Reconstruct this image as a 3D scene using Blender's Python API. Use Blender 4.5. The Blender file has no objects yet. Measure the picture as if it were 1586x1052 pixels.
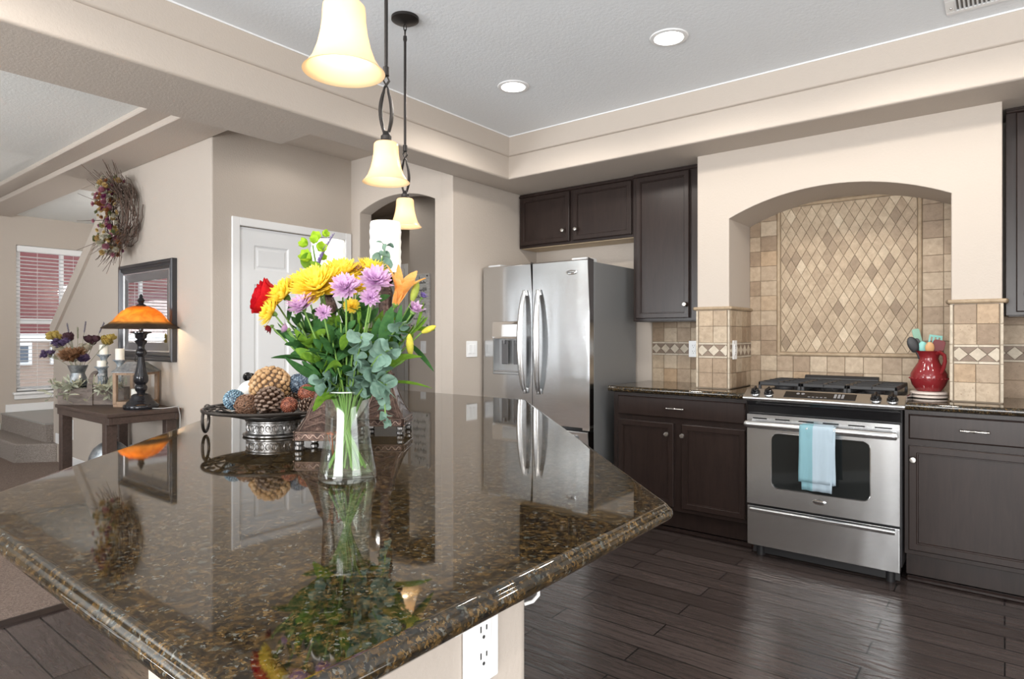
import bpy, bmesh, math, random
from mathutils import Vector, Matrix
random.seed(7)
S = bpy.context.scene
COL = S.collection
PI = math.pi

# ------------------------------------------------------------------ camera
YAW = 0.6664
cd = bpy.data.cameras.new('camera')
cam = bpy.data.objects.new('camera', cd); COL.objects.link(cam)
cam.location = (0, 0, 1.25)
cam.rotation_euler = (PI/2, 0, YAW)
cd.sensor_fit = 'HORIZONTAL'; cd.sensor_width = 36.0
cd.lens = 36.0*970.23/1586
cd.shift_y = -(526-519.7)/1586
cd.clip_start = .03; cd.clip_end = 200
S.camera = cam

# ------------------------------------------------------------------ world and light
S.view_settings.view_transform = 'Standard'
S.view_settings.look = 'None'
S.view_settings.gamma = 1.0
S.view_settings.use_curve_mapping = False
S.view_settings.exposure = 0.27
S.cycles.transparent_max_bounces = 40
w = bpy.data.worlds.new('sky'); S.world = w; w.use_nodes = True
wb = w.node_tree.nodes['Background']
wb.inputs[0].default_value = (0.86, 0.93, 1.0, 1); wb.inputs[1].default_value = 2.0

def area(name, loc, rot, sx, sy, power, color=(1, 1, 1)):
    l = bpy.data.lights.new(name, 'AREA'); l.shape = 'RECTANGLE'; l.size = sx; l.size_y = sy
    l.energy = power; l.color = color
    o = bpy.data.objects.new(name, l); COL.objects.link(o); o.location = loc; o.rotation_euler = rot
    return o
DAY = (1.0, 0.985, 0.96)
# daylight in the window openings of the room behind the camera
UP = math.radians(30)   # window lamps tilted upwards to brighten the ceiling, like daylight off sunlit ground
area('daylight_back', (-.05, -2.9, 1.35), (PI/2+UP, 0, 0), 2.8, 2.0, 190, DAY)
area('daylight_living', (-4.15, -2.9, 1.45), (PI/2+math.radians(68), 0, 0), 1.3, 1.9, 200, (.94, .975, 1.0))
area('daylight_living_narrow', (-6.75, -2.93, 1.45), (PI/2, 0, 0), .30, 1.9, 1.7, DAY)
area('daylight_living_narrow', (-7.35, -2.93, 1.45), (PI/2, 0, 0), .30, 1.9, 1.7, DAY)
area('daylight_living_narrow', (-7.95, -2.93, 1.45), (PI/2, 0, 0), .30, 1.9, 1.7, DAY)
area('daylight_right', (1.68, .9, 1.35), (PI/2+UP, 0, PI/2), 1.7, 1.7, 34, DAY)

sl_ = bpy.data.lights.new('stairwell_fill', 'POINT'); sl_.energy = 22; sl_.shadow_soft_size = .12; sl_.color = (1, .97, .93)  # unseen point light added to brighten the stairwell ceiling
so_ = bpy.data.objects.new('stairwell_fill', sl_); COL.objects.link(so_); so_.location = (-6.6, 3.36, 1.9)

# ------------------------------------------------------------------ materials
def mat(name, color=(.5, .5, .5), rough=.5, metal=0., spec=.5, **kw):
    m = bpy.data.materials.new(name); m.use_nodes = True
    b = m.node_tree.nodes['Principled BSDF']
    b.inputs['Base Color'].default_value = (*color, 1)
    b.inputs['Roughness'].default_value = rough
    b.inputs['Metallic'].default_value = metal
    b.inputs['Specular IOR Level'].default_value = spec
    for k, v in kw.items():
        b.inputs[k].default_value = v
    return m
def nt(m): return m.node_tree, m.node_tree.nodes, m.node_tree.links, m.node_tree.nodes['Principled BSDF']
def coords(m, kind='Object', scale=(1, 1, 1)):
    t, n, l, b = nt(m)
    tc = n.new('ShaderNodeTexCoord'); mp = n.new('ShaderNodeMapping')
    mp.inputs['Scale'].default_value = scale
    l.new(tc.outputs[kind], mp.inputs[0]); return mp.outputs[0]
def noise(m, vec, scale, detail=3, rough=.55, dist=0.):
    t, n, l, b = nt(m); x = n.new('ShaderNodeTexNoise')
    x.inputs['Scale'].default_value = scale; x.inputs['Detail'].default_value = detail
    x.inputs['Roughness'].default_value = rough; x.inputs['Distortion'].default_value = dist
    l.new(vec, x.inputs['Vector']); return x.outputs['Fac']
def ramp(m, fac, stops, const=False):
    t, n, l, b = nt(m); r = n.new('ShaderNodeValToRGB')
    if const: r.color_ramp.interpolation = 'CONSTANT'
    e = r.color_ramp.elements
    while len(e) < len(stops): e.new(.5)
    for q, (p, c) in zip(e, stops):
        q.position = p; q.color = (*c, 1)
    l.new(fac, r.inputs[0]); return r.outputs[0]
def bump(m, h, strength=.3, dist=.01):
    t, n, l, b = nt(m); x = n.new('ShaderNodeBump')
    x.inputs['Strength'].default_value = strength; x.inputs['Distance'].default_value = dist
    l.new(h, x.inputs['Height']); l.new(x.outputs[0], b.inputs['Normal']); return x
def mixc(m, a, b_, fac, mode='MIX'):
    t, n, l, b = nt(m); x = n.new('ShaderNodeMix'); x.data_type = 'RGBA'; x.blend_type = mode
    for s, v in ((x.inputs['A'], a), (x.inputs['B'], b_), (x.inputs['Factor'], fac)):
        if isinstance(v, (int, float)): s.default_value = v
        elif isinstance(v, tuple): s.default_value = (*v, 1)
        else: l.new(v, s)
    return x.outputs['Result']
def setc(m, sock): nt(m)[2].new(sock, nt(m)[3].inputs['Base Color'])

def paint(name, col, scale=95, st=.25):
    m = mat(name, col, .75, spec=.25)
    v = coords(m); h = noise(m, v, scale, 4, .6)
    bump(m, h, st, .006); return m
WALL = paint('wall paint beige', (.50, .444, .392))
TRAYP = paint('soffit paint beige', (.515, .455, .40))
CEIL = paint('ceiling paint white', (.80, .835, .87), 70, .3)
LIVC = paint('living ceiling paint', (.76, .77, .75), 70, .3)
WHITE = mat('white trim paint', (.83, .84, .85), .35)
DOORW = mat('white door paint', (.80, .82, .84), .4)
PLATE = mat('white plastic', (.86, .87, .88), .3)
SLOT = mat('outlet slot dark', (.03, .03, .03), .6)
BLACK = mat('black gloss', (.008, .008, .009), .12)
BLKM = mat('black matte iron', (.018, .018, .02), .45)
BRONZE = mat('oil rubbed bronze', (.045, .04, .038), .38, .8)
NICKEL = mat('brushed nickel', (.62, .6, .57), .25, 1.)
CHROME = mat('bright chrome', (.8, .8, .8), .1, 1.)

def wood_cab(name, col):
    m = mat(name, col, .3, spec=.34)
    v = coords(m, 'Object', (14, 14, 1.6)); f = noise(m, v, 3, 5, .6, .6)
    setc(m, ramp(m, f, [(.3, tuple(c*.75 for c in col)), (.7, tuple(c*1.3 for c in col))]))
    bump(m, f, .05, .003); return m
CAB = wood_cab('espresso cabinet wood', (.022, .0135, .0115))
CABIN = mat('maple cabinet underside', (.55, .42, .27), .5)

def steel(name, col=(.60, .61, .62), rough=.17):
    m = mat(name, col, rough, 1.)
    t, n, l, b = nt(m)
    v = coords(m, 'Object', (1, 1, 220)); f = noise(m, v, 5, 2, .5)
    v2 = coords(m, 'Object', (1, 1, .22)); f2 = noise(m, v2, 7.5, 1, .4)
    b1 = bump(m, f, .045, .002)
    b2 = n.new('ShaderNodeBump'); b2.inputs['Strength'].default_value = .09; b2.inputs['Distance'].default_value = .03
    l.new(f2, b2.inputs['Height']); l.new(b2.outputs[0], b1.inputs['Normal'])
    return m
STEEL = steel('brushed stainless')
STEELR = steel('brushed stainless range', (.64, .65, .66), .24)
FRGRAY = mat('fridge side grey', (.24, .245, .25), .42, .3)
GLASSBLK = mat('black oven glass', (.012, .014, .014), .05)

# granite
GRAN = mat('dark brown granite', (.03, .02, .01), .035, spec=.8)
t, n, l, b = nt(GRAN)
v = coords(GRAN)
nd = n.new('ShaderNodeTexNoise'); nd.inputs['Scale'].default_value = 110; l.new(v, nd.inputs['Vector'])
mx = n.new('ShaderNodeMix'); mx.data_type = 'VECTOR'; mx.inputs['Factor'].default_value = .016
l.new(v, mx.inputs['A']); l.new(nd.outputs['Color'], mx.inputs['B'])
vo = n.new('ShaderNodeTexVoronoi'); vo.inputs['Scale'].default_value = 250; l.new(mx.outputs['Result'], vo.inputs['Vector'])
sp = n.new('ShaderNodeSeparateColor'); l.new(vo.outputs['Color'], sp.inputs[0])
c1 = ramp(GRAN, sp.outputs[0], [(0, (.004, .004, .004)), (.30, (.012, .010, .006)), (.48, (.045, .029, .011)), (.64, (.028, .029, .022)),
    (.74, (.105, .058, .017)), (.88, (.15, .098, .042)), (.955, (.15, .155, .14))], True)
vo2 = n.new('ShaderNodeTexVoronoi'); vo2.inputs['Scale'].default_value = 115; l.new(mx.outputs['Result'], vo2.inputs['Vector'])
sp2 = n.new('ShaderNodeSeparateColor'); l.new(vo2.outputs['Color'], sp2.inputs[0])
c2 = ramp(GRAN, sp2.outputs[1], [(0, (.003, .003, .003)), (.45, (.02, .014, .006)), (.80, (.085, .047, .014)), (.95, (.08, .09, .08))], True)
f = noise(GRAN, v, 26, 2)
c3 = mixc(GRAN, c1, c2, ramp(GRAN, f, [(.42, (0, 0, 0)), (.6, (.8, .8, .8))]))
g2 = noise(GRAN, v, 75, 4, .65, .3)
c4 = ramp(GRAN, g2, [(.40, (.006, .005, .004)), (.52, (.022, .015, .007)), (.62, (.11, .062, .017)), (.70, (.22, .13, .045))])
setc(GRAN, mixc(GRAN, c3, c4, .33))

# hardwood floor, planks along X
FLOORM = mat('dark hardwood planks', (.03, .02, .018), .24, spec=.55)
t, n, l, b = nt(FLOORM)
v = coords(FLOORM)
br = n.new('ShaderNodeTexBrick'); br.offset = .37; br.squash = 1
br.inputs['Scale'].default_value = 1; br.inputs['Brick Width'].default_value = 1.15; br.inputs['Row Height'].default_value = .127
br.inputs['Mortar Size'].default_value = .0036; br.inputs['Mortar Smooth'].default_value = .2; br.inputs['Bias'].default_value = 0
br.inputs['Color1'].default_value = (.044, .033, .030, 1); br.inputs['Color2'].default_value = (.070, .054, .050, 1); br.inputs['Mortar'].default_value = (.004, .003, .003, 1)
l.new(v, br.inputs['Vector'])
vg = coords(FLOORM, 'Object', (1.3, 16, 1)); g = noise(FLOORM, vg, 3.2, 5, .62, .8)
gr = ramp(FLOORM, g, [(.3, (.76, .76, .76)), (.7, (1.22, 1.22, 1.22))])
setc(FLOORM, mixc(FLOORM, br.outputs['Color'], gr, 1.0, 'MULTIPLY'))
vw = coords(FLOORM, 'Object', (3, 13, 1)); hw_ = noise(FLOORM, vw, 2.2, 3, .5, .5)
ad = n.new('ShaderNodeMath'); ad.operation = 'SUBTRACT'; l.new(hw_, ad.inputs[0]); l.new(br.outputs['Fac'], ad.inputs[1])
bump(FLOORM, ad.outputs[0], .4, .012)

def fuzzy(name, c1, c2, scale):
    m = mat(name, c1, .95, spec=.1)
    v = coords(m); f = noise(m, v, scale, 4, .75)
    setc(m, ramp(m, f, [(.35, c1), (.65, c2)])); bump(m, f, .9, .012); return m
CARPET = fuzzy('taupe carpet', (.17, .125, .105), (.36, .285, .245), 130)
STEPC = fuzzy('stair carpet', (.22, .19, .17), (.50, .44, .40), 130)

# tile with a colour of its own per piece
def tile_mat(name, stops, pits=True):
    m = mat(name, (.6, .5, .38), .5, spec=.35)
    t, n, l, b = nt(m)
    a = n.new('ShaderNodeAttribute'); a.attribute_name = 'tint'
    sp = n.new('ShaderNodeSeparateColor'); l.new(a.outputs['Color'], sp.inputs[0])
    base = ramp(m, sp.outputs[0], stops)
    v = coords(m); f = noise(m, v, 28, 5, .65, .4)
    c = mixc(m, base, ramp(m, f, [(.3, (.78, .75, .71)), (.7, (1.12, 1.1, 1.08))]), 1.0, 'MULTIPLY')
    if pits:
        p = noise(m, v, 120, 2, .5)
        pr = ramp(m, p, [(.28, (.45, .38, .32)), (.33, (1, 1, 1))])
        c = mixc(m, c, pr, .8, 'MULTIPLY')
        bump(m, p, .15, .004)
    setc(m, c); return m
TRAV = tile_mat('travertine tile', [(0, (0.281, 0.205, 0.141)), (.25, (0.357, 0.274, 0.198)), (.55, (0.426, 0.338, 0.247)), (.85, (0.486, 0.403, 0.308)), (1, (0.395, 0.281, 0.179))])
DIAM = tile_mat('travertine diamond mosaic', [(0, (0.266, 0.198, 0.137)), (.2, (0.350, 0.266, 0.186)), (.5, (0.418, 0.327, 0.232)), (.8, (0.456, 0.365, 0.262)), (1, (0.547, 0.456, 0.342))])
IVORY = tile_mat('ivory stone', [(0, (0.502, 0.441, 0.357)), (1, (0.562, 0.509, 0.426))], False)
BROWNT = tile_mat('brown border stone', [(0, (0.205, 0.152, 0.118)), (1, (0.258, 0.198, 0.152))])
GROUT = mat('sand grout', (0.319, 0.258, 0.194), .9)

# ------------------------------------------------------------------ mesh helpers
class MB:
    def __init__(s): s.bm = bmesh.new(); s.tint = None
    def _v(s, M, pts): return [s.bm.verts.new(M @ Vector(p) if M else Vector(p)) for p in pts]
    def box(s, x0, x1, y0, y1, z0, z1, bev=0., seg=1, M=None):
        b = bmesh.new()
        P = [(x, y, z) for x in (x0, x1) for y in (y0, y1) for z in (z0, z1)]
        vs = [b.verts.new(p) for p in P]
        for q in ((0, 1, 3, 2), (4, 6, 7, 5), (0, 4, 5, 1), (2, 3, 7, 6), (0, 2, 6, 4), (1, 5, 7, 3)):
            b.faces.new([vs[i] for i in q])
        if bev > 0: bmesh.ops.bevel(b, geom=b.edges[:], offset=bev, segments=seg, affect='EDGES', profile=.5)
        s.merge(b, M); return s
    def merge(s, b, M=None):
        b.verts.index_update()
        nv = [s.bm.verts.new(M @ v.co if M else v.co) for v in b.verts]
        for f in b.faces:
            try: s.bm.faces.new([nv[v.index] for v in f.verts])
            except ValueError: pass
        b.free()
    def lathe(s, prof, seg=32, c=(0, 0, 0), M=None, cap=True):
        rings = []
        for r, z in prof:
            if r < 1e-5: rings.append(s._v(M, [(c[0], c[1], c[2]+z)]))
            else: rings.append(s._v(M, [(c[0]+r*math.cos(2*PI*i/seg), c[1]+r*math.sin(2*PI*i/seg), c[2]+z) for i in range(seg)]))
        for a, b in zip(rings, rings[1:]):
            for i in range(seg):
                j = (i+1) % seg
                if len(a) == 1 and len(b) == 1: continue
                if len(a) == 1: s.bm.faces.new([a[0], b[i], b[j]])
                elif len(b) == 1: s.bm.faces.new([a[i], a[j], b[0]])
                else: s.bm.faces.new([a[i], a[j], b[j], b[i]])
        if cap:
            for k, rg in ((0, rings[0]), (1, rings[-1])):
                if len(rg) > 2:
                    try: s.bm.faces.new(rg if k else rg[::-1])
                    except ValueError: pass
        return s
    def tube(s, pts, r, seg=8, M=None, closed=False, flat=1.0):
        pts = [Vector(p) for p in pts]; n = len(pts)
        rad = r if isinstance(r, (list, tuple)) else [r]*n
        rings = []; up = None
        for i, p in enumerate(pts):
            if closed: d = pts[(i+1) % n]-pts[i-1]
            else: d = pts[min(i+1, n-1)]-pts[max(i-1, 0)]
            if d.length < 1e-9: d = Vector((0, 0, 1))
            d.normalize()
            if up is None: up = d.orthogonal().normalized()
            up = (up-d*up.dot(d))
            if up.length < 1e-6: up = d.orthogonal()
            up.normalize(); sd = d.cross(up)
            rings.append(s._v(M, [p+up*(rad[i]*math.cos(2*PI*k/seg))+sd*(rad[i]*flat*math.sin(2*PI*k/seg)) for k in range(seg)]))
        for i in range(n if closed else n-1):
            a, b = rings[i], rings[(i+1) % n]
            for k in range(seg):
                s.bm.faces.new([a[k], a[(k+1) % seg], b[(k+1) % seg], b[k]])
        if not closed:
            s.bm.faces.new(rings[0][::-1]); s.bm.faces.new(rings[-1])
        return s
    def cyl(s, a, b, r, seg=16, M=None): return s.tube([a, b], r, seg, M)
    def ball(s, c, r, u=16, v=10, sc=(1, 1, 1), M=None):
        prof = [(max(0, r*math.sin(PI*i/v)), -r*math.cos(PI*i/v)) for i in range(v+1)]
        prof[0] = (0, -r); prof[-1] = (0, r)
        T = Matrix.Translation(Vector(c)) @ Matrix.Diagonal((*sc, 1))
        return s.lathe(prof, u, M=(M @ T) if M else T)
    def prism(s, poly, lo, hi, axis='Z', bev=0., seg=2, M=None, which=None):
        """poly in the plane normal to axis (X: y,z / Y: x,z / Z: x,y)"""
        def mk(p, h): return {'X': (h, p[0], p[1]), 'Y': (p[0], h, p[1]), 'Z': (p[0], p[1], h)}[axis]
        b = bmesh.new()
        A = [b.verts.new(mk(p, lo)) for p in poly]; B = [b.verts.new(mk(p, hi)) for p in poly]
        fa = b.faces.new(A[::-1]); fb = b.faces.new(B)
        for i in range(len(poly)):
            j = (i+1) % len(poly); b.faces.new([A[i], A[j], B[j], B[i]])
        bmesh.ops.recalc_face_normals(b, faces=b.faces[:])
        if bev > 0:
            es = [e for e in b.edges if (which is None or which(e))]
            bmesh.ops.bevel(b, geom=es, offset=bev, segments=seg, affect='EDGES', profile=.5)
        s.merge(b, M); return s
    def tile(s, poly3, nrm, th, tint, inset=.0016):
        """one piece of tile: outline poly3 (3-D points), thickness along nrm"""
        if s.tint is None: s.tint = s.bm.loops.layers.float_color.new('tint')
        nrm = Vector(nrm); P = [Vector(p) for p in poly3]; c = sum(P, Vector())/len(P)
        def shrink(p, d):
            k = (p-c); L = k.length; return c+k*max(.2, 1-d/L*1.3)
        A = [s.bm.verts.new(p) for p in P]
        B = [s.bm.verts.new(p+nrm*(th-.0012)) for p in P]
        C = [s.bm.verts.new(shrink(p, inset)+nrm*th) for p in P]
        fs = [s.bm.faces.new(C)]
        n = len(P)
        for i in range(n):
            j = (i+1) % n
            fs.append(s.bm.faces.new([A[i], A[j], B[j], B[i]])); fs.append(s.bm.faces.new([B[i], B[j], C[j], C[i]]))
        for f in fs:
            for lp in f.loops: lp[s.tint] = (tint, tint, tint, 1)
        return s
    def build(s, name, m, parent=None, smooth=35, loc=None):
        bmesh.ops.recalc_face_normals(s.bm, faces=s.bm.faces[:])
        me = bpy.data.meshes.new(name); s.bm.to_mesh(me); s.bm.free()
        me.materials.append(m)
        if smooth:
            me.polygons.foreach_set('use_smooth', [True]*len(me.polygons))
            me.set_sharp_from_angle(angle=math.radians(smooth))
        o = bpy.data.objects.new(name, me); COL.objects.link(o)
        if smooth and len(me.polygons) < 600:
            wn = o.modifiers.new('weighted_normal', 'WEIGHTED_NORMAL'); wn.keep_sharp = True; wn.weight = 90
        if parent: o.parent = parent
        if loc: o.location = loc
        return o

def tag(o, label, cat, group=None):
    o['label'] = label; o['category'] = cat
    if group: o['group'] = group
    return o
def struct(o): o['kind'] = 'structure'; return o
def thing(name, label, cat, loc=(0, 0, 0), rz=0., group=None):
    o = bpy.data.objects.new(name, None); COL.objects.link(o)
    o.location = loc; o.rotation_euler = (0, 0, rz); o.empty_display_size = .05
    return tag(o, label, cat, group)
def B(*a, **k): return MB().box(*a, **k)
def copy_tree(o, parent=None):
    c = o.copy(); COL.objects.link(c)
    if parent: c.parent = parent
    for ch in list(o.children): copy_tree(ch, c)
    return c

def arc(cx, cz, r, a0, a1, n): return [(cx+r*math.cos(a0+(a1-a0)*i/n), cz+r*math.sin(a0+(a1-a0)*i/n)) for i in range(n+1)]
def arch_pts(x0, x1, zs, za, n=28):
    """segmental arch from (x1,zs) over the apex to (x0,zs)"""
    h = za-zs; hw = (x1-x0)/2; R = (hw*hw+h*h)/(2*h); cx = (x0+x1)/2; cz = za-R
    a = math.asin(hw/R)
    return arc(cx, cz, R, PI/2-a, PI/2+a, n)

# ================================================================== THE SETTING
ZC, Z0, ZG, ZL = 2.691, 2.385, 2.548, 2.598
XB, XC, XF, XT = -3.39, -4.243, -3.09, -2.82
YW, YA, YT, YWALL = 2.0855, 3.2465, 3.5526, 4.26
XFAR, XR, YB = -8.9, 1.75, -3.0

struct(B(XB, XR, YB, YWALL+.1, -.1, 0).build('floor', FLOORM))
struct(B(-6.2, XB, YW, 5.1, -.1, 0).build('floor.001', FLOORM))
struct(B(XFAR, XB, YB, YW, -.1, .004).build('floor_carpet', CARPET))
# wood reducer strip between carpet and planks
struct(MB().prism([(XB-.035, 0), (XB+.03, 0), (XB+.025, .008), (XB-.005, .016), (XB-.03, .014)], YB, YW, 'Y').build('trim_1', CAB))

struct(B(XB, XR, YB, YWALL+.1, ZC, ZC+.1).build('ceiling', CEIL))
struct(B(XFAR, XB, YB, YW, ZC-.012, ZC+.1).build('ceiling.001', LIVC))
struct(B(-6.2, XB, YW, 5.1, ZC, ZC+.1).build('ceiling.002', TRAYP))

# dropped soffit ring of the kitchen tray, with its stepped band
s_ = .0
def ring(k): return [(XB, YB), (XT-k, YB), (XT-k, YT+k), (XR, YT+k), (XR, YWALL), (XF, YWALL), (XF, YW), (XB, YW)]
def zedge(z):
    return lambda e: all(abs(v.co.z-z) < 1e-6 for v in e.verts)
struct(MB().prism(ring(.017), Z0, ZG, 'Z', .016, 3, which=zedge(Z0)).build('ceiling_soffit', TRAYP, smooth=40))
struct(MB().prism(ring(0), ZG, ZC, 'Z', .016, 3, which=zedge(ZG)).build('ceiling_soffit.001', TRAYP, smooth=40))
# thin white paint bead where tray meets the ceiling
mb = MB(); mb.box(XT-s_, XT-s_+.004, YB, YT+s_, ZC-.007, ZC); mb.box(XT-s_, XR, YT+s_-.004, YT+s_, ZC-.007, ZC)
struct(mb.build('trim_2', WHITE))

# living-room stepped soffit along the stair wall
mb = MB()
mb.box(XFAR, XB, 1.775, YW, ZL, ZL+.045, .006); mb.box(XFAR, XB, 1.635, YW, ZL+.045, ZC-.01, .006)
struct(mb.build('ceiling_soffit.002', TRAYP))
# stairwell ceiling
struct(B(XFAR, -6.72, YW, 3.6, 2.63, 2.72).build('ceiling.003', LIVC))
struct(B(-6.72, -6.2, YW, 3.6, 2.60, 2.72).build('ceiling_soffit.003', TRAYP))

# range wall and side walls
struct(B(XF, XR, YWALL, YWALL+.1, 0, ZC).build('wall_range', WALL))
struct(B(XF-.12, XF, YA, YWALL+.1, 0, ZC, .012, 2).build('wall_refrigerator', WALL))
ap = arch_pts(-4.133, -3.273, 2.249, 2.337)
poly = [(-3.20, 0), (-3.20, ZC), (XC, ZC), (XC, 0), (-4.133, 0)] + ap[::-1] + [(-3.273, 0)]
struct(MB().prism(poly, YA, YA+.125, 'Y', .01, 2, which=lambda e: abs(e.verts[0].co.y-e.verts[1].co.y) < 1e-6 and all(-4.2 < v.co.x < -3.21 for v in e.verts) and all(.0 < v.co.z < 2.6 or v.co.x != XC for v in e.verts)).build('wall_arch', WALL))
# hall seen through the arch
struct(B(-4.58, XF-.12, 4.2, 4.32, 0, ZC).build('wall_hall_right', WALL))
struct(B(-6.2, -4.46, 5.0, 5.1, 0, ZC).build('wall_hall_back', WALL))
struct(B(-4.58, -4.46, 4.32, 5.0, 0, ZC).build('wall_hall_corner', WALL))
struct(B(-6.3, -6.2, YW+.12, 5.1, 0, ZC).build('wall_hall_left', WALL))
# pantry-door wall: opening for the door leaf
D0, D1, DH = 2.285, 3.178, 2.025
poly = [(YW, 0), (YW, ZC), (YA, ZC), (YA, 0), (D1, 0), (D1, DH), (D0, DH), (D0, 0)]
struct(MB().prism(poly, XC-.12, XC, 'X', .014, 3, which=lambda e: all(abs(v.co.y-YW) < 1e-6 and abs(v.co.x-XC) < 1e-6 for v in e.verts)).build('wall_pantry', WALL))

# stair wall with its sloping end
sw = [(XC-.12, 0), (XC-.12, ZC), (-6.05, ZC), (-6.05, 2.40), (-7.46, 1.345), (-7.46, 0)]
struct(MB().prism(sw, YW, YW+.12, 'Y').build('wall_stair', WALL))
# sloping cap on the stair wall
dx, dz = -7.46+6.05, 1.345-2.40; L = math.hypot(dx, dz); nx, nz = -dz/L, dx/L   # outward normal (up-left)
if nz < 0: nx, nz = -nx, -nz
def off(p, k): return (p[0]+nx*k, p[1]+nz*k)
a_, b_ = (-6.03, 2.415), (-7.478, 1.332)
mb = MB(); mb.prism([off(a_, -.105), off(a_, .012), off(b_, .012), (b_[0], b_[1]-.07), off(b_, -.105)], YW-.028, YW+.145, 'Y', .006)
struct(mb.build('trim_3', TRAYP))

# far wall with the stair window
WY0, WY1, WZ0, WZ1 = 2.13, 3.05, .60, 2.29
VY0, VY1, VZ0, VZ1 = .15, 1.20, .60, 2.29
mb = MB()
for y0, y1, z0, z1 in ((YB, VY0, 0, ZC), (VY0, VY1, 0, VZ0), (VY0, VY1, VZ1, ZC), (VY1, WY0, 0, ZC),
                       (WY0, WY1, 0, WZ0), (WY0, WY1, WZ1, ZC), (WY1, 3.7, 0, ZC)):
    mb.box(XFAR-.14, XFAR, y0, y1, z0, z1)
struct(mb.build('wall_far', WALL))
struct(B(XFAR, -6.3, 3.6, 3.7, 0, ZC).build('wall_stairwell', WALL))

def window(name, y0, y1, z0, z1, x):
    r = bpy.data.objects.new(name, None); COL.objects.link(r); struct(r); r.location = (x, 0, 0)
    xm = -.09
    mb = MB(); fw = .05
    mb.box(xm-.03, xm+.03, y0, y0+fw, z0, z1); mb.box(xm-.03, xm+.03, y1-fw, y1, z0, z1)
    mb.box(xm-.03, xm+.03, y0+fw, y1-fw, z0, z0+fw); mb.box(xm-.03, xm+.03, y0+fw, y1-fw, z1-fw, z1)
    zm = z0+(z1-z0)*.485
    mb.box(xm-.025, xm+.035, y0+fw, y1-fw, zm-.028, zm+.028)
    mb.box(xm-.02, xm+.03, (y0+y1)/2-.018+.05*0, (y0+y1)/2+.018, zm+.028, z1-fw)
    mb.build('window_frame', WHITE, r)
    B(xm-.004, xm, y0+fw, y1-fw, z0+fw, z1-fw).build('window_pane', GLASS, r)
    mb = MB(); mb.box(-.05, .05, y0-.035, y1+.035, z0-.03, z0, .008, 2); mb.box(0, .022, y0-.02, y1+.02, z0-.085, z0-.03, .006)
    mb.build('window_sill', WHITE, r)
    # blind: head rail, slats, cords, bottom rail
    mb = MB(); mb.box(-.045, .02, y0+.004, y1-.004, z1-.075, z1-.004, .008); mb.build('blind_headrail', WHITE, r)
    mb = MB(); n = int((z1-z0-.14)/.043)
    for i in range(n):
        z = z0+.055+i*.043
        M = Matrix.Translation((-.022, 0, z)) @ Matrix.Rotation(math.radians(-8), 4, 'Y')
        mb.box(-.021, .021, y0+.008, y1-.008, -.0014, .0014, M=M)
    mb.build('blind_slats', WHITE, r)
    mb = MB()
    for y in (y0+.2, (y0+y1)/2+.1, y1-.2): mb.cyl((-.001, y, z0+.03), (-.001, y, z1-.07), .0018, 6)
    mb.build('blind_cord', WHITE, r)
    B(-.045, 0, y0+.008, y1-.008, z0+.012, z0+.03, .004).build('blind_bottom_rail', WHITE, r)
    return r
GLASS = mat('window glass', (1, 1, 1), 0.)
t, n, l, b = nt(GLASS)
tr = n.new('ShaderNodeBsdfTransparent'); gl = n.new('ShaderNodeBsdfGlossy'); gl.inputs['Roughness'].default_value = .02
def facing(n, l, base, amp, power):
    lw = n.new('ShaderNodeLayerWeight'); lw.inputs[0].default_value = .5
    p = n.new('ShaderNodeMath'); p.operation = 'POWER'; l.new(lw.outputs['Facing'], p.inputs[0]); p.inputs[1].default_value = power
    q = n.new('ShaderNodeMath'); q.operation = 'MULTIPLY_ADD'; l.new(p.outputs[0], q.inputs[0]); q.inputs[1].default_value = amp; q.inputs[2].default_value = base
    return q.outputs[0]
ms = n.new('ShaderNodeMixShader')
l.new(facing(n, l, .04, .7, 4), ms.inputs[0]); l.new(tr.outputs[0], ms.inputs[1]); l.new(gl.outputs[0], ms.inputs[2])
l.new(ms.outputs[0], n['Material Output'].inputs[0])
window('window_1', WY0, WY1, WZ0, WZ1, XFAR)
window('window_2', VY0, VY1, VZ0, VZ1, XFAR)

# neighbouring house outside the stair window
SIDING = mat('barn red siding', (.17, .042, .045), .7)
t, n, l, b = nt(SIDING); v = coords(SIDING)
wv = n.new('ShaderNodeTexWave'); wv.bands_direction = 'Z'; wv.wave_profile = 'SAW'; wv.inputs['Scale'].default_value = 2.4; l.new(v, wv.inputs['Vector'])
bump(SIDING, wv.outputs['Fac'], .6, .03)
BRICKW = mat('pale brick veneer', (.36, .27, .22), .8)
h = thing('neighbour_house', 'red sided neighbouring house seen through the stair window blinds', 'house', (-12.2, 0, 0))
B(-.3, 0, -3.5, 7.5, 1.28, 5.0).build('siding', SIDING, h)
B(-.3, .03, -3.5, 7.5, -1.5, 1.16).build('brick_base', BRICKW, h)
B(-.3, .05, -3.5, 7.5, 1.16, 1.28).build('band_board', WHITE, h)
for y in (2.2, 3.35, .2):
    mb = MB(); mb.box(.03, .09, y, y+.9, .78, 1.14); wf = mb.build('house_window', WHITE, h)
    mb = MB(); mb.box(.09, .10, y+.05, y+.42, .83, 1.09); mb.box(.09, .10, y+.48, y+.85, .83, 1.09); mb.build('pane', mat('dim window pane', (.12, .15, .19), .1), wf)
struct(B(-16, XFAR-.14, -8, 12, -1.6, -1.5).build('ground', mat('ground', (.35, .33, .3), .9)))

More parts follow.
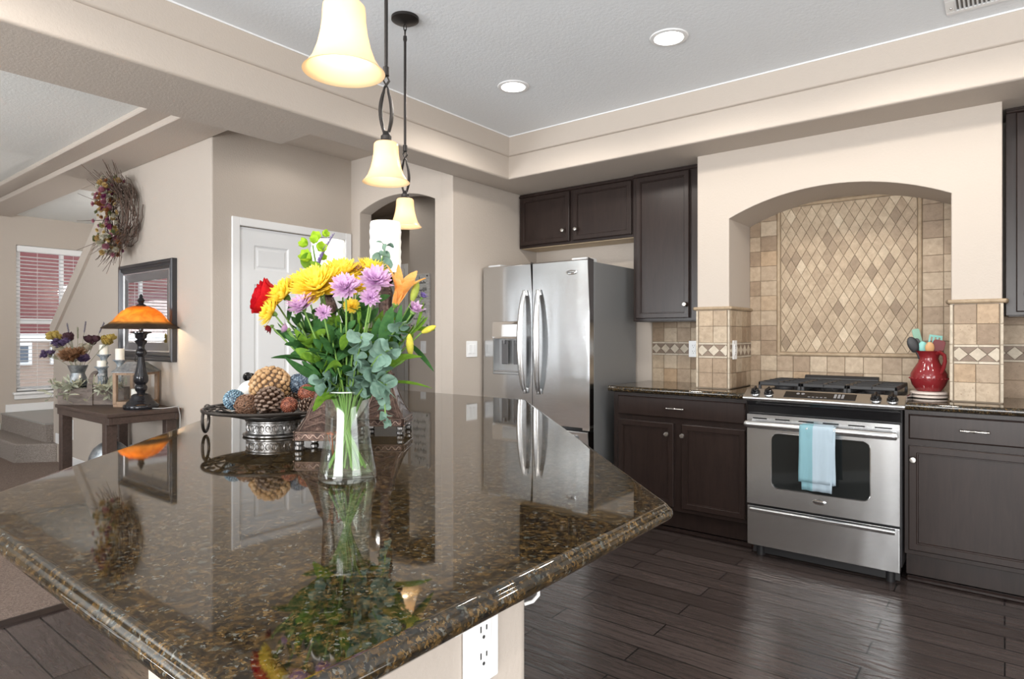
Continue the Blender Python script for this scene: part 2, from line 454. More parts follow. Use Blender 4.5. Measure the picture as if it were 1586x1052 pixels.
# landing and carpeted steps
struct(MB().prism([(XFAR, 1.80), (-7.61, 1.80), (-7.36, 2.07), (-7.36, YW-.002), (XFAR, YW-.002)], 0, .185, 'Z', .022, 3,
       which=lambda e: all(abs(v.co.z-.185) < 1e-6 for v in e.verts) and any(v.co.y < 2.08 for v in e.verts)).build('stair_step', STEPC, smooth=60))
struct(MB().prism([(XFAR, 2.0), (-7.48, 2.03), (-7.48, YW+.12), (-7.3, YW+.122), (-7.3, 3.6), (XFAR, 3.6)], 0, .36, 'Z').build('stair_step.001', STEPC))
struct(MB().prism([(XFAR, 1.99), (-7.478, 2.02), (-7.478, YW+.12), (-7.3, YW+.122), (-7.3, 3.6), (XFAR, 3.6)], .36, .375, 'Z').build('stair_landing', mat('grey landing boards', (.36, .35, .33), .45)))

def baseb(name, x0, x1, y0, y1, z0=.0, h=.10):
    return struct(B(x0, x1, y0, y1, z0, z0+h, .004).build(name, WHITE))
baseb('baseboard_stair', -7.1, XC, YW-.014, YW-.001, 0.004)
baseb('baseboard_stair.001', -7.36, -7.1, YW-.014, YW-.001, .186)
baseb('baseboard_far', XFAR+.001, XFAR+.014, 2.03, 3.6, .375, .09)
baseb('baseboard_far.001', XFAR+.001, XFAR+.014, 1.80, 1.985, .186, .08)
baseb('baseboard_far.002', XFAR+.001, XFAR+.014, YB, 1.79, .004)
baseb('baseboard_pantry', XC+.001, XC+.014, YW, D0-.065)

# six-panel doors
def panel_door(name, x, y0, y1, h, knob_y, root_rz=0., lever=False):
    r = bpy.data.objects.new(name, None); COL.objects.link(r); struct(r); r.location = x; r.rotation_euler = (0, 0, root_rz)
    mb = MB(); W = y1-y0
    b = bmesh.new(); xs = [0, .11, W/2-.055, W/2+.055, W-.11, W]; zs = [0, .2, .78, .93, 1.62, 1.72, h-.12, h]
    g = {}
    for i, yy in enumerate(xs):
        for k, z in enumerate(zs): g[i, k] = b.verts.new((0, y0+yy, z))
    pan = []
    for i in range(5):
        for k in range(7):
            f = b.faces.new([g[i, k], g[i+1, k], g[i+1, k+1], g[i, k+1]])
            if i in (1, 3) and k in (1, 3, 5): pan.append(f)
    bmesh.ops.recalc_face_normals(b, faces=b.faces[:])
    for f in b.faces[:]:
        if f.normal.x < 0: f.normal_flip()
    bmesh.ops.inset_individual(b, faces=pan, thickness=.016, depth=-.010)
    bmesh.ops.inset_individual(b, faces=pan, thickness=.018, depth=0)
    bmesh.ops.inset_individual(b, faces=pan, thickness=.016, depth=.006)
    bm2 = mb; bm2.merge(b)
    mb.box(-.034, -.012, y0, y1, .008, h)
    leaf = mb.build('door_leaf', DOORW, r, smooth=0)
    mb = MB()
    cw, ct = .058, .016; cx0 = .006
    mb.box(cx0, cx0+ct, y0-cw-.006, y0-.006, 0, h+.006+cw, .004); mb.box(cx0, cx0+ct, y1+.006, y1+.006+cw, 0, h+.006+cw, .004)
    mb.box(cx0, cx0+ct, y0-.006, y1+.006, h+.006, h+.006+cw, .004)
    mb.box(-.1, cx0, y0-.005, y0-.001, 0, h+.004); mb.box(-.1, cx0, y1+.001, y1+.005, 0, h+.004)
    mb.build('door_casing', WHITE, r)
    mb = MB()
    M = Matrix.Translation((0, knob_y, .955)) @ Matrix.Rotation(PI/2, 4, 'Y')
    if lever:
        mb.lathe([(0, 0), (.028, 0), (.028, .01), (.01, .014), (.01, .05), (0, .05)], 20, M=M); mb.tube([(.045, knob_y, .955), (.05, knob_y+.05, .958), (.05, knob_y+.1, .952)], .008, 8)
    else:
        mb.lathe([(0, 0), (.032, 0), (.032, .008), (.012, .014), (.012, .03), (.024, .038), (.030, .052), (.027, .066), (.012, .074), (0, .075)], 24, M=M)
    mb.build('door_knob', BLACK, r)
    mb = MB()
    for z in (.25, 1.0, 1.78): mb.cyl((.004, y0-.003 if knob_y > (y0+y1)/2 else y1+.003, z), (.004, y0-.003 if knob_y > (y0+y1)/2 else y1+.003, z+.09), .006, 8)
    mb.build('door_hinge', BRONZE, r)
    return r
panel_door('door_1', (XC-.006, 0, 0), D0+.003, D1-.003, DH-.004, D0+.06)
panel_door('door_2', (-5.45, 5.0-.012, 0), 0.09, .85, DH, .16, PI/2, True)

# room behind the camera: walls with window openings to the sky
def wallx(name, y, x0, x1, holes, th=.1):
    mb = MB(); xs = sorted(holes); cur = x0
    for a, b_, z0, z1 in xs:
        mb.box(cur, a, y-th, y, 0, ZC); mb.box(a, b_, y-th, y, 0, z0); mb.box(a, b_, y-th, y, z1, ZC); cur = b_
    mb.box(cur, x1, y-th, y, 0, ZC); return struct(mb.build(name, WALL))
wallx('wall_back', YB, XFAR, XR, [(-8.1, -7.8, .5, 2.4), (-7.5, -7.2, .5, 2.4), (-6.9, -6.6, .5, 2.4), (-4.8, -3.5, .5, 2.4), (-1.45, 1.35, .3, 2.4)])
mb = MB()
for y0, y1, z0, z1 in ((YB-.1, .05, 0, ZC), (.05, 1.75, 0, .5), (.05, 1.75, 2.2, ZC), (1.75, YWALL+.1, 0, ZC)): mb.box(XR, XR+.1, y0, y1, z0, z1)
struct(mb.build('wall_right', WALL))

# ------------------------------------------------------------------ range alcove: plaster bump-out with arch
ap = arch_pts(-1.332, -.213, 1.968, 2.096)
poly = [(-.008, 1.40), (-.008, Z0), (-1.536, Z0), (-1.536, 1.40), (-1.332, 1.40)] + ap[::-1] + [(-.213, 1.40)]
struct(MB().prism(poly, 3.855, YWALL, 'Y', .009, 2, which=lambda e: all(abs(v.co.y-3.855) < 1e-6 for v in e.verts) and not all(v.co.z > 2.38 for v in e.verts)).build('wall_hood', WALL, smooth=30))
for x0, x1 in ((-1.536, -1.332), (-.213, -.008)): struct(B(x0, x1, 3.86, YWALL, .916, 1.40).build('wall_hood_pier', GROUT))

# tiles -------------------------------------------------------------
R = random.random
def rect_tiles(mb, P, u0, u1, v0, v1, nrm, us=None, vs=None, gap=.0012, th=.008, tints=None):
    for a, b_ in zip(us, us[1:]):
        for c, d in zip(vs, vs[1:]):
            if b_-a < .006 or d-c < .006: continue
            pts = [P(a+gap, c+gap), P(b_-gap, c+gap), P(b_-gap, d-gap), P(a+gap, d-gap)]
            mb.tile(pts, nrm, th, R())
def grid(a, b_, step, start=None):
    s = a if start is None else start
    xs = [a]; x = s+step if start is None else s
    while x < b_-.012:
        if x > a+.012: xs.append(x)
        x += step
    xs.append(b_); return xs
def border(P, u0, u1, v0, v1, nrm, mbI, mbB, period, phase):
    """ivory pencil strips and a row of ivory diamonds on brown"""
    g = .0012; pz = .012
    u = u0
    while u < u1-.004:
        e = min(u+.1, u1)
        for a, c in ((v0, v0+pz), (v1-pz, v1)):
            mbI.tile([P(u+g/2, a+g/2), P(e-g/2, a+g/2), P(e-g/2, c-g/2), P(u+g/2, c-g/2)], nrm, .011, R(), .003)
        u = e
    a, c = v0+pz, v1-pz; m = (a+c)/2
    def clip(poly):
        for lim, sg in ((u0, 1), (u1, -1)):
            out = []
            for i in range(len(poly)):
                p, q = poly[i], poly[(i+1) % len(poly)]
                ip, iq = (p[0]-lim)*sg >= 0, (q[0]-lim)*sg >= 0
                if ip: out.append(p)
                if ip != iq:
                    k = (lim-p[0])/(q[0]-p[0]); out.append((lim, p[1]+k*(q[1]-p[1])))
            poly = out
            if len(poly) < 3: return None
        return poly
    def put(mb, poly):
        p = clip(poly)
        if not p: return
        ar = abs(sum(p[i][0]*p[(i+1) % len(p)][1]-p[(i+1) % len(p)][0]*p[i][1] for i in range(len(p))))/2
        if ar < 4e-5: return
        cc = (sum(q[0] for q in p)/len(p), sum(q[1] for q in p)/len(p))
        p = [(cc[0]+(q[0]-cc[0])*.965, cc[1]+(q[1]-cc[1])*.965) for q in p]
        mb.tile([P(*q) for q in p], nrm, .009, R(), .001)
    hw = period/2; u = u0+phase-period
    while u < u1+period:
        put(mbI, [(u-hw, m), (u, a), (u+hw, m), (u, c)])
        put(mbB, [(u, a), (u+period, a), (u+hw, m)]); put(mbB, [(u, c), (u+hw, m), (u+period, c)])
        u += period
YB_ = YWALL
wt, ivt, bwt = MB(), MB(), MB()
Pw = lambda u, v: (u, YB_-.002, v)
N_ = (0, -1, 0)
# niche back wall: grout bed, 4-inch tiles round the diamond panel
grout = MB(); grout.box(-1.332, -.213, YB_-.002, YB_, .916, 2.12); grout.box(-2.04, -1.536, YB_-.002, YB_, .916, 1.36); grout.box(-.008, .6, YB_-.002, YB_, .916, 1.36)
fx0, fx1, fz0, fz1 = -1.160, -.368, 1.120, 2.092
zr = [.916]+[1.120-.0995*k for k in (1, 0)][0:2]
zrows = [.916, 1.0205]+[1.120+.0972*k for k in range(11)]
rect_tiles(wt, Pw, 0, 0, 0, 0, N_, [-1.332, -1.262, fx0], zrows)
rect_tiles(wt, Pw, 0, 0, 0, 0, N_, [fx1, -.268, -.213], zrows)
rect_tiles(wt, Pw, 0, 0, 0, 0, N_, grid(fx0, fx1, .099), [.916, 1.0205, fz0])
rect_tiles(wt, Pw, 0, 0, 0, 0, N_, grid(fx0, fx1, .112), [fz1, 2.13])
# side backsplashes
nw = wt; wt = MB()
for u0, u1, ph in ((-2.03, -1.536, .03), (-.008, .6, .05)):
    us = grid(u0, u1, .1016, u1-.1016*4 if u0 < -1 else u0+.1016)
    rect_tiles(wt, Pw, 0, 0, 0, 0, N_, us, [.916, 1.0125, 1.109]); rect_tiles(wt, Pw, 0, 0, 0, 0, N_, us, [1.204, 1.305, 1.355])
    border(Pw, u0, u1, 1.109, 1.204, N_, ivt, bwt, .071, ph)
# piers: front faces and the inner left face
for x0, x1 in ((-1.536, -1.332), (-.213, -.008)):
    Pp = lambda u, v: (u, 3.86, v)
    rect_tiles(wt, Pp, 0, 0, 0, 0, N_, [x0+.012, (x0+x1)/2-.002, x1-.012], [.922, 1.016, 1.109])
    rect_tiles(wt, Pp, 0, 0, 0, 0, N_, [x0+.012, (x0+x1)/2+.002, x1-.012], [1.204, 1.307, 1.408])
    border(Pp, x0+.012, x1-.012, 1.109, 1.204, N_, ivt, bwt, .0745, .022)
    for xx in (x0-.004, x1-.008):      # bullnose corner strips
        for z0, z1 in ((.922, 1.016), (1.016, 1.109), (1.109, 1.204), (1.204, 1.307), (1.307, 1.408)):
            ivt.tile([(xx, 3.86, z0+.001), (xx+.012, 3.86, z0+.001), (xx+.012, 3.86, z1-.001), (xx, 3.86, z1-.001)], N_, .010, R()*.5, .003)
Pi = lambda u, v: (-1.332, u, v)
us = [3.868, 3.965, 4.067, 4.165, 4.25]
rect_tiles(wt, Pi, 0, 0, 0, 0, (1, 0, 0), us, [.922, 1.016, 1.109]); rect_tiles(wt, Pi, 0, 0, 0, 0, (1, 0, 0), us, [1.204, 1.307, 1.408])
border(Pi, 3.868, 4.25, 1.109, 1.204, (1, 0, 0), ivt, bwt, .0745, .03)
Po = lambda u, v: (-.213, u, v)
rect_tiles(wt, Po, 0, 0, 0, 0, (-1, 0, 0), us, [.922, 1.016, 1.109, 1.204, 1.307, 1.408])
# diamond mosaic panel, clipped to the frame
dm = MB(); dw, dh = .0605, .1075; g = .965
px0, px1, pz0, pz1 = fx0+.026, fx1-.026, fz0+.026, fz1-.026
def clip2(p):
    for ax, lim, sg in ((0, px0, 1), (0, px1, -1), (1, pz0, 1), (1, pz1, -1)):
        out = []
        for i in range(len(p)):
            a, b_ = p[i], p[(i+1) % len(p)]
            ia, ib = (a[ax]-lim)*sg >= 0, (b_[ax]-lim)*sg >= 0
            if ia: out.append(a)
            if ia != ib:
                k = (lim-a[ax])/(b_[ax]-a[ax]); out.append((a[0]+k*(b_[0]-a[0]), a[1]+k*(b_[1]-a[1])))
        p = out
        if len(p) < 3: return None
    return p
for j in range(-1, int((pz1-pz0)/dh*2)+3):
    for i in range(-1, int((px1-px0)/dw)+2):
        cx = px0+i*dw+(dw/2 if j % 2 else 0); cz = pz0+j*dh/2
        p = clip2([(cx-dw/2*g, cz), (cx, cz-dh/2*g), (cx+dw/2*g, cz), (cx, cz+dh/2*g)])
        if not p: continue
        ar = abs(sum(p[q][0]*p[(q+1) % len(p)][1]-p[(q+1) % len(p)][0]*p[q][1] for q in range(len(p))))/2
        if ar > 2e-4: dm.tile([Pw(*q) for q in p], N_, .007, min(1, max(0, random.gauss(.5, .26))), .0012)
struct(dm.build('wall_tile_mosaic', DIAM, smooth=0))
struct(wt.build('wall_tile', TRAV, smooth=0)); struct(nw.build('wall_tile.001', TRAV, smooth=0)); struct(ivt.build('wall_tile_border', IVORY, smooth=0)); struct(bwt.build('wall_tile_border.001', BROWNT, smooth=0))
struct(grout.build('wall_grout', GROUT))
# rope frame round the panel and caps of the piers
FRAMEM = tile_mat('travertine moulding', [(0, (0.380, 0.296, 0.205)), (1, (0.441, 0.357, 0.258))])
mb = MB(); y_ = YB_-.008
def half(mb, pts, r): mb.tube(pts, r, 10)
half(mb, [(fx0, y_, fz0+.012), (fx1, y_, fz0+.012)], .012); half(mb, [(fx0, y_, fz1-.012), (fx1, y_, fz1-.012)], .012)
half(mb, [(fx0+.012, y_, fz0), (fx0+.012, y_, fz1)], .012); half(mb, [(fx1-.012, y_, fz0), (fx1-.012, y_, fz1)], .012)
struct(mb.build('trim_4', FRAMEM))
mb = MB()
for pts in ([(-1.552, 3.852, 1.419), (-1.322, 3.852, 1.419), (-1.322, YB_, 1.419)], [(-1.552, 3.852, 1.419), (-1.552, 3.99, 1.419)],
            [(-.224, 3.852, 1.419), (.006, 3.852, 1.419)], [(-.224, 3.852, 1.419), (-.224, YB_, 1.419)], [(.006, 3.852, 1.419), (.006, 3.97, 1.419)]):
    for a, b_ in zip(pts, pts[1:]): mb.tube([a, b_], .011, 10)
    for p in pts: mb.ball(p, .011, 10, 6)
struct(mb.build('trim_5', FRAMEM))

# ================================================================== CABINETS
def cab_door(parent, x0, x1, z0, z1, y, knob, fr=.052):
    """frame-and-panel door in the plane y (front), facing -Y; knob=(x,z)"""
    b = bmesh.new()
    P = [(x, yy, z) for x in (x0, x1) for yy in (y, y+.02) for z in (z0, z1)]
    vs = [b.verts.new(p) for p in P]
    for q in ((0, 1, 3, 2), (4, 6, 7, 5), (2, 3, 7, 6), (0, 2, 6, 4), (1, 5, 7, 3)): b.faces.new([vs[i] for i in q])
    front = b.faces.new([vs[0], vs[4], vs[5], vs[1]])
    bmesh.ops.recalc_face_normals(b, faces=b.faces[:])
    bmesh.ops.inset_region(b, faces=[front], thickness=.006, depth=.004)
    bmesh.ops.inset_region(b, faces=[front], thickness=fr-.012)
    bmesh.ops.inset_region(b, faces=[front], thickness=.004, depth=-.004)
    bmesh.ops.inset_region(b, faces=[front], thickness=.006)
    bmesh.ops.inset_region(b, faces=[front], thickness=.003, depth=-.007)
    mb = MB(); mb.merge(b); d = mb.build('door', CAB, parent, smooth=0)
    if knob: knob_mb(knob[0], y-.004, knob[1]).build('knob', NICKEL, d)
    return d
def knob_mb(x, y, z):
    M = Matrix.Translation((x, y, z)) @ Matrix.Rotation(PI/2, 4, 'X')
    return MB().lathe([(0, 0), (.007, 0), (.006, .010), (.009, .014), (.0155, .017), (.0165, .022), (.013, .028), (0, .030)], 20, M=M)
def cab_drawer(parent, x0, x1, z0, z1, y, hx):
    b = bmesh.new()
    P = [(x, yy, z) for x in (x0, x1) for yy in (y, y+.02) for z in (z0, z1)]
    vs = [b.verts.new(p) for p in P]
    for q in ((0, 1, 3, 2), (4, 6, 7, 5), (2, 3, 7, 6), (0, 2, 6, 4), (1, 5, 7, 3)): b.faces.new([vs[i] for i in q])
    front = b.faces.new([vs[0], vs[4], vs[5], vs[1]])
    bmesh.ops.recalc_face_normals(b, faces=b.faces[:])
    bmesh.ops.inset_region(b, faces=[front], thickness=.010, depth=.005)
    mb = MB(); mb.merge(b); d = mb.build('drawer', CAB, parent, smooth=0)
    z = (z0+z1)/2; mb = MB()
    mb.tube([(hx-.052, y-.030, z), (hx-.03, y-.032, z), (hx-.008, y-.032, z), (hx, y-.033, z), (hx+.008, y-.032, z), (hx+.03, y-.032, z), (hx+.052, y-.030, z)], [.0035, .0045, .0045, .0075, .0045, .0045, .0035], 10)
    for s in (-1, 1):
        mb.cyl((hx+s*.040, y-.005, z), (hx+s*.040, y-.031, z), .004, 8); mb.ball((hx+s*.053, y-.030, z), .006, 10, 6)
    mb.build('handle', NICKEL, d)
    return d

YF = 3.70   # face frames of the base cabinets
def base_cab(name, label, x0, x1, doors, drawer, hx):
    t = thing(name, label, 'cabinet', ((x0+x1)/2, YF, 0))
    o = (-(x0+x1)/2, -YF)
    def L(a): return a+o[0]
    mb = MB(); mb.box(L(x0), L(x1), 0, .545, .155, .878, .002); mb.build('body', CAB, t, smooth=0)
    mb = MB(); mb.box(L(x0), L(x1), .085, .545, .028, .155); mb.box(L(x0), L(x1), .055, .085, .0, .026, .008); mb.build('toe_kick', CAB, t, smooth=0)
    cab_drawer(t, L(drawer[0]), L(drawer[1]), .735, .858, -.02, L(hx))
    for a, b_, kx in doors: cab_door(t, L(a), L(b_), .182, .702, -.02, (L(kx), .634))
    return t
base_cab('base_cabinet', 'espresso base cabinet with two doors and one drawer between refrigerator and range', -2.045, -1.157,
         [(-2.005, -1.618, -1.656), (-1.565, -1.178, -1.553)], (-2.005, -1.178), -1.598)
base_cab('base_cabinet', 'espresso base cabinet with one wide door right of the range', -.397, .20,
         [(-.377, .175, -.357)], (-.377, .175), -.111)

def wall_cab(label, x0, x1, z0, z1, yf, doors, under=None, knz=.09):
    t = thing('wall_cabinet', label, 'cabinet', ((x0+x1)/2, yf, z0)); cx = (x0+x1)/2
    B(x0-cx, x1-cx, 0, YWALL-yf-.01, .004, z1-z0-.002, .002).build('body', CAB, t, smooth=0)
    B(x0-cx+.012, x1-cx-.012, .018, YWALL-yf-.012, 0, .0038).build('underside', CABIN if under else CAB, t)
    # crown bead below the soffit
    B(x0-cx, x1-cx, -.012, 0, z1-z0-.03, z1-z0-.014, .004).build('crown_bead', CAB, t)
    for a, b_, kx, kz in doors: cab_door(t, a-cx, b_-cx, .022, z1-z0-.035, -.02, (kx-cx, kz-z0))
    return t
wall_cab('short espresso cabinet with two doors hung above the refrigerator', -3.083, -2.06, 1.945, 2.383, 4.02,
         [(-3.058, -2.595, -2.642, 2.05), (-2.562, -2.075, -2.528, 2.048)], True)
wall_cab('tall espresso wall cabinet with one door between refrigerator and plaster arch', -2.056, -1.539, 1.345, 2.383, 4.0,
         [(-2.028, -1.640, -1.664, 1.456)])
wall_cab('espresso wall cabinet at the right edge beside the plaster arch', .004, .55, 1.345, 2.383, 3.985,
         [(.045, .52, .09, 1.456)])

# counters beside the range
def counter(name, label, x0, x1, left_end=False, notch=None):
    t = MB(); y0 = 3.654
    prof = [(y0+.012, .918), (y0+.005, .915), (y0, .908), (y0-.002, .900), (y0+.001, .889), (y0+.008, .882), (y0+.02, .880), (YWALL-.004, .880), (YWALL-.004, .918)]
    t.prism(prof, x0, x1, 'X')
    o = t.build(name, GRAN, smooth=40); return tag(o, label, 'countertop')
counter('countertop', 'short dark granite countertop left of the range by the refrigerator', -2.066, -1.157)
counter('countertop', 'dark granite countertop right of the range under the red pitcher', -.397, .22)
tag(B(-1.156, -.398, 4.215, YWALL-.004, .880, .918).build('countertop', GRAN), 'narrow granite filler strip behind the range', 'countertop')

# ================================================================== REFRIGERATOR
t = thing('refrigerator', 'stainless french door refrigerator with ice dispenser in the alcove', 'refrigerator', (-2.607, 3.62, 0))
FX0, FX1 = -.458, .458
B(FX0, FX1, .0, .60, .02, 1.742, .006, 2).build('cabinet_body', FRGRAY, t)
HCM = mat('grey hinge cover', (.55, .56, .57), .4)
for x in (FX0+.09, FX1-.09): B(x-.06, x+.06, -.05, .09, 1.7425, 1.772, .008, 2).build('hinge_cover', HCM, t)
def bulge(x): return -.074-.008*(1-(x/.46)**2)
def fr_panel(xs, zs, hole=None, rec=None):
    b = bmesh.new(); g = {}
    for i, x in enumerate(xs):
        for k, z in enumerate(zs): g[i, k] = b.verts.new((x, bulge(x), z))
    for i in range(len(xs)-1):
        for k in range(len(zs)-1):
            xm, zm = (xs[i]+xs[i+1])/2, (zs[k]+zs[k+1])/2
            if hole and hole[0] < xm < hole[1] and hole[2] < zm < hole[3]: continue
            b.faces.new([g[i, k], g[i+1, k], g[i+1, k+1], g[i, k+1]])
    n, m = len(xs)-1, len(zs)-1
    back = {}
    def bk(i, k):
        if (i, k) not in back: back[i, k] = b.verts.new((xs[i], -.008, zs[k]))
        return back[i, k]
    for i in range(n):
        for k in (0, m): b.faces.new([g[i, k], g[i+1, k], bk(i+1, k), bk(i, k)])
    for k in range(m):
        for i in (0, n): b.faces.new([g[i, k], g[i, k+1], bk(i, k+1), bk(i, k)])
    es = [e for e in b.edges if len(e.link_faces) == 2 and abs(e.link_faces[0].normal.angle(e.link_faces[1].normal, 0)) > 1]
    b.normal_update()
    es = [e for e in b.edges if len(e.link_faces) == 2 and e.calc_face_angle(0) > 1]
    bmesh.ops.bevel(b, geom=es, offset=.008, segments=3, affect='EDGES', profile=.5)
    return b
lin = lambda a, b_, n: [a+(b_-a)*i/n for i in range(n+1)]
hx0, hx1, hz0, hz1 = -.356, -.085, .968, 1.352
xs = lin(FX0, hx0, 4)+lin(hx0, hx1, 8)[1:]+lin(hx1, -.0035, 3)[1:]
zs = [.645, .8, hz0, 1.1, 1.225, hz1, 1.55, 1.756]
mb = MB(); mb.merge(fr_panel(xs, zs, (hx0, hx1, hz0, hz1)))
ld = mb.build('door', STEEL, t, smooth=50)
mb = MB(); mb.merge(fr_panel(lin(.0035, FX1, 10), [.645, 1.0, 1.4, 1.756])); rd = mb.build('door', STEEL, t, smooth=50)
mb = MB(); mb.merge(fr_panel(lin(FX0, FX1, 16), [.09, .35, .612])); fz = mb.build('freezer_drawer', STEEL, t, smooth=50)
MB().tube([(-.36, -.10, .565), (-.33, -.135, .565), (.33, -.135, .565), (.36, -.10, .565)], .012, 12).build('handle', STEEL, fz)
B(FX0+.004, FX1-.004, -.008, -.002, .60, 1.75).build('door_gasket', BLACK, t)
for x in (.40, -.455): B(x, x+.055, -.06, .0, .616, .640, .003).build('hinge', NICKEL, t)
mb = MB(); mb.box(FX0+.01, FX1-.01, -.03, .02, .0, .085); mb.build('base_grille', BLKM, t)
# bowed bar handles
for dr, x, sg in ((ld, -.052, -1), (rd, .066, 1)):
    mb = MB(); N = 14; b = bmesh.new(); rings = []
    for i in range(N+1):
        k = i/N; z = .842+k*.725; yo = bulge(x)-.012-.052*math.sin(PI*min(1, max(0, (k*1.0))))**.55
        hwid = .017+.008*math.sin(PI*k); th = .014
        xx = x+sg*.012*math.sin(PI*k)
        rings.append([b.verts.new(p) for p in ((xx-hwid, yo+th*.6, z), (xx-hwid*.7, yo-th*.4, z), (xx, yo-th, z), (xx+hwid*.7, yo-th*.4, z), (xx+hwid, yo+th*.6, z))])
    for a, c in zip(rings, rings[1:]):
        for q in range(5): b.faces.new([a[q], a[(q+1) % 5], c[(q+1) % 5], c[q]])
    b.faces.new(rings[0]); b.faces.new(rings[-1])
    mb.merge(b)
    for z in (.862, 1.548): mb.box(x-.013, x+.013, bulge(x)-.03, bulge(x)+.004, z-.02, z+.02, .004)
    mb.build('handle', STEELR, dr, smooth=50)
# dispenser set into the left door
DISP = mat('grey dispenser plastic', (.42, .43, .44), .3, .6)
mb = MB(); yb = -.012
mb.box(hx0, hx1, yb, yb+.004, hz0, hz1)
mb.box(hx0, hx0+.004, bulge(hx0)+.002, yb, hz0, hz1); mb.box(hx1-.004, hx1, bulge(hx1)+.002, yb, hz0, hz1)
mb.box(hx0, hx1, -.074, yb, hz0, hz0+.02, .003)
dp = mb.build('dispenser_recess', DISP, ld)
MB().prism([(-.079, 1.352), (-.088, 1.33), (-.090, 1.24), (-.082, 1.226), (yb, 1.226), (yb, 1.352)], hx0, hx1, 'X', .003).build('dispenser_hood', CHROME, ld)
mb = MB()
for x in (-.27, -.16):
    mb.box(x-.03, x+.03, -.05, -.042, 1.04, 1.215, .004); mb.cyl((x, -.052, 1.215), (x, -.052, 1.19), .014, 12)
mb.build('dispenser_paddle', mat('dark grey paddle', (.10, .10, .105), .3), ld)
B(hx0+.006, hx1-.006, -.078, -.014, hz0+.018, hz0+.026, .003).build('drip_tray', STEELR, ld)
def badge(parent, x, y, z, wd, ht, word=True):
    M = Matrix.Translation((x, y, z)) @ Matrix.Rotation(PI/2, 4, 'X') @ Matrix.Diagonal((wd/2, ht/2, 1, 1))
    o = MB().lathe([(0, 0), (1, 0), (1, .0015), (.9, .004), (.6, .0052), (0, .0056)], 28, M=M).build('badge', CHROME, parent)
    cu = bpy.data.curves.new('badge_lettering', 'FONT'); cu.body = 'Whirlpool'; cu.size = ht*.48; cu.align_x = 'CENTER'; cu.align_y = 'CENTER'; cu.extrude = .0006
    tmp = bpy.data.objects.new('tmp', cu); COL.objects.link(tmp)
    bpy.context.view_layer.update()
    me = bpy.data.meshes.new_from_object(tmp.evaluated_get(bpy.context.evaluated_depsgraph_get()))
    bpy.data.objects.remove(tmp)
    lo = bpy.data.objects.new('badge_lettering', me); COL.objects.link(lo); me.materials.clear(); me.materials.append(BLKM)
    lo.parent = o; lo.location = (x, y-.0062, z); lo.rotation_euler = (PI/2, 0, 0)
badge(rd, .328, bulge(.328)-.0002, 1.672, .088, .032)

# ================================================================== RANGE
t = thing('range', 'stainless slide-in gas range with blue towel below the tiled arch', 'stove', (-.7765, 3.64, 0))
RW = .372
B(-RW-.003, RW+.003, .02, .56, .09, .915, .002).build('body', BLKM, t)
for x in (-.32, .32):
    for y in (.06, .5): MB().cyl((x, y, 0), (x, y, .09), .022, 14).build('leveling_foot', BLKM, t)
B(-RW+.01, RW-.01, .055, .065, .01, .09).build('gap_shade_panel', BLKM, t)  # black panel added to put shade in the gap under the drawer
# oven door: stainless frame round a black glass
b = bmesh.new()
dz0, dz1, y0 = .305, .808, -.028
def rrect(x0, x1, z0, z1, r, n=6):
    return arc(x1-r, z1-r, r, 0, PI/2, n)+arc(x0+r, z1-r, r, PI/2, PI, n)+arc(x0+r, z0+r, r, PI, 1.5*PI, n)+arc(x1-r, z0+r, r, 1.5*PI, 2*PI, n)
out = rrect(-RW+.002, RW-.002, dz0, dz1, .004); inn = rrect(-.236, .240, .408, .708, .035)
A = [b.verts.new((p[0], y0, p[1])) for p in out]; I = [b.verts.new((p[0], y0, p[1])) for p in inn]; I2 = [b.verts.new((p[0], y0+.006, p[1])) for p in inn]
K = [b.verts.new((p[0], .018, p[1])) for p in out]
n_ = len(out)
for i in range(n_):
    j = (i+1) % n_
    b.faces.new([A[i], A[j], I[j], I[i]]); b.faces.new([I[i], I[j], I2[j], I2[i]]); b.faces.new([A[j], A[i], K[i], K[j]])
b.faces.new(K)
mb = MB(); mb.merge(b); od = mb.build('oven_door', STEELR, t, smooth=30)
MB().prism(inn, y0+.004, y0+.012, 'Y').build('oven_window', GLASSBLK, od, smooth=0)
mb = MB(); ring = [(p[0], y0-.001, p[1]) for p in rrect(-.238, .242, .406, .710, .037)]; mb.tube(ring, .0025, 6, closed=True); mb.build('window_trim', CHROME, od)
for i in range(6):
    x = -.30+i*.12; B(x-.038, x+.038, y0-.0008, y0+.002, .783, .790).build('vent_slot', BLACK, od)
mb = MB(); mb.tube([(-.358, -.078, .757), (-.345, -.084, .757), (.345, -.084, .757), (.358, -.078, .757)], .0205, 14)
for s in (-1, 1): mb.box(s*.342-.012, s*.342+.012, -.078, -.026, .744, .770, .005)
mb.build('handle', STEELR, od)
badge(od, .005, y0-.0002, .366, .068, .030)
# drawer
mb = MB(); mb.box(-RW+.002, RW-.002, -.026, .018, .072, .292, .004, 2); wd = mb.build('warming_drawer', STEELR, t)
MB().prism([(-.026, .291), (-.050, .284), (-.052, .274), (-.044, .262), (-.026, .258)], -.352, .352, 'X', .004).build('drawer_lip', STEELR, wd)
# black bowed strip between panel and door
MB().prism([(-.030, .880), (-.012, .856), (-.006, .812), (.02, .812), (.02, .9), (-.03, .9)], -RW, RW, 'X').build('bezel', BLACK, t)
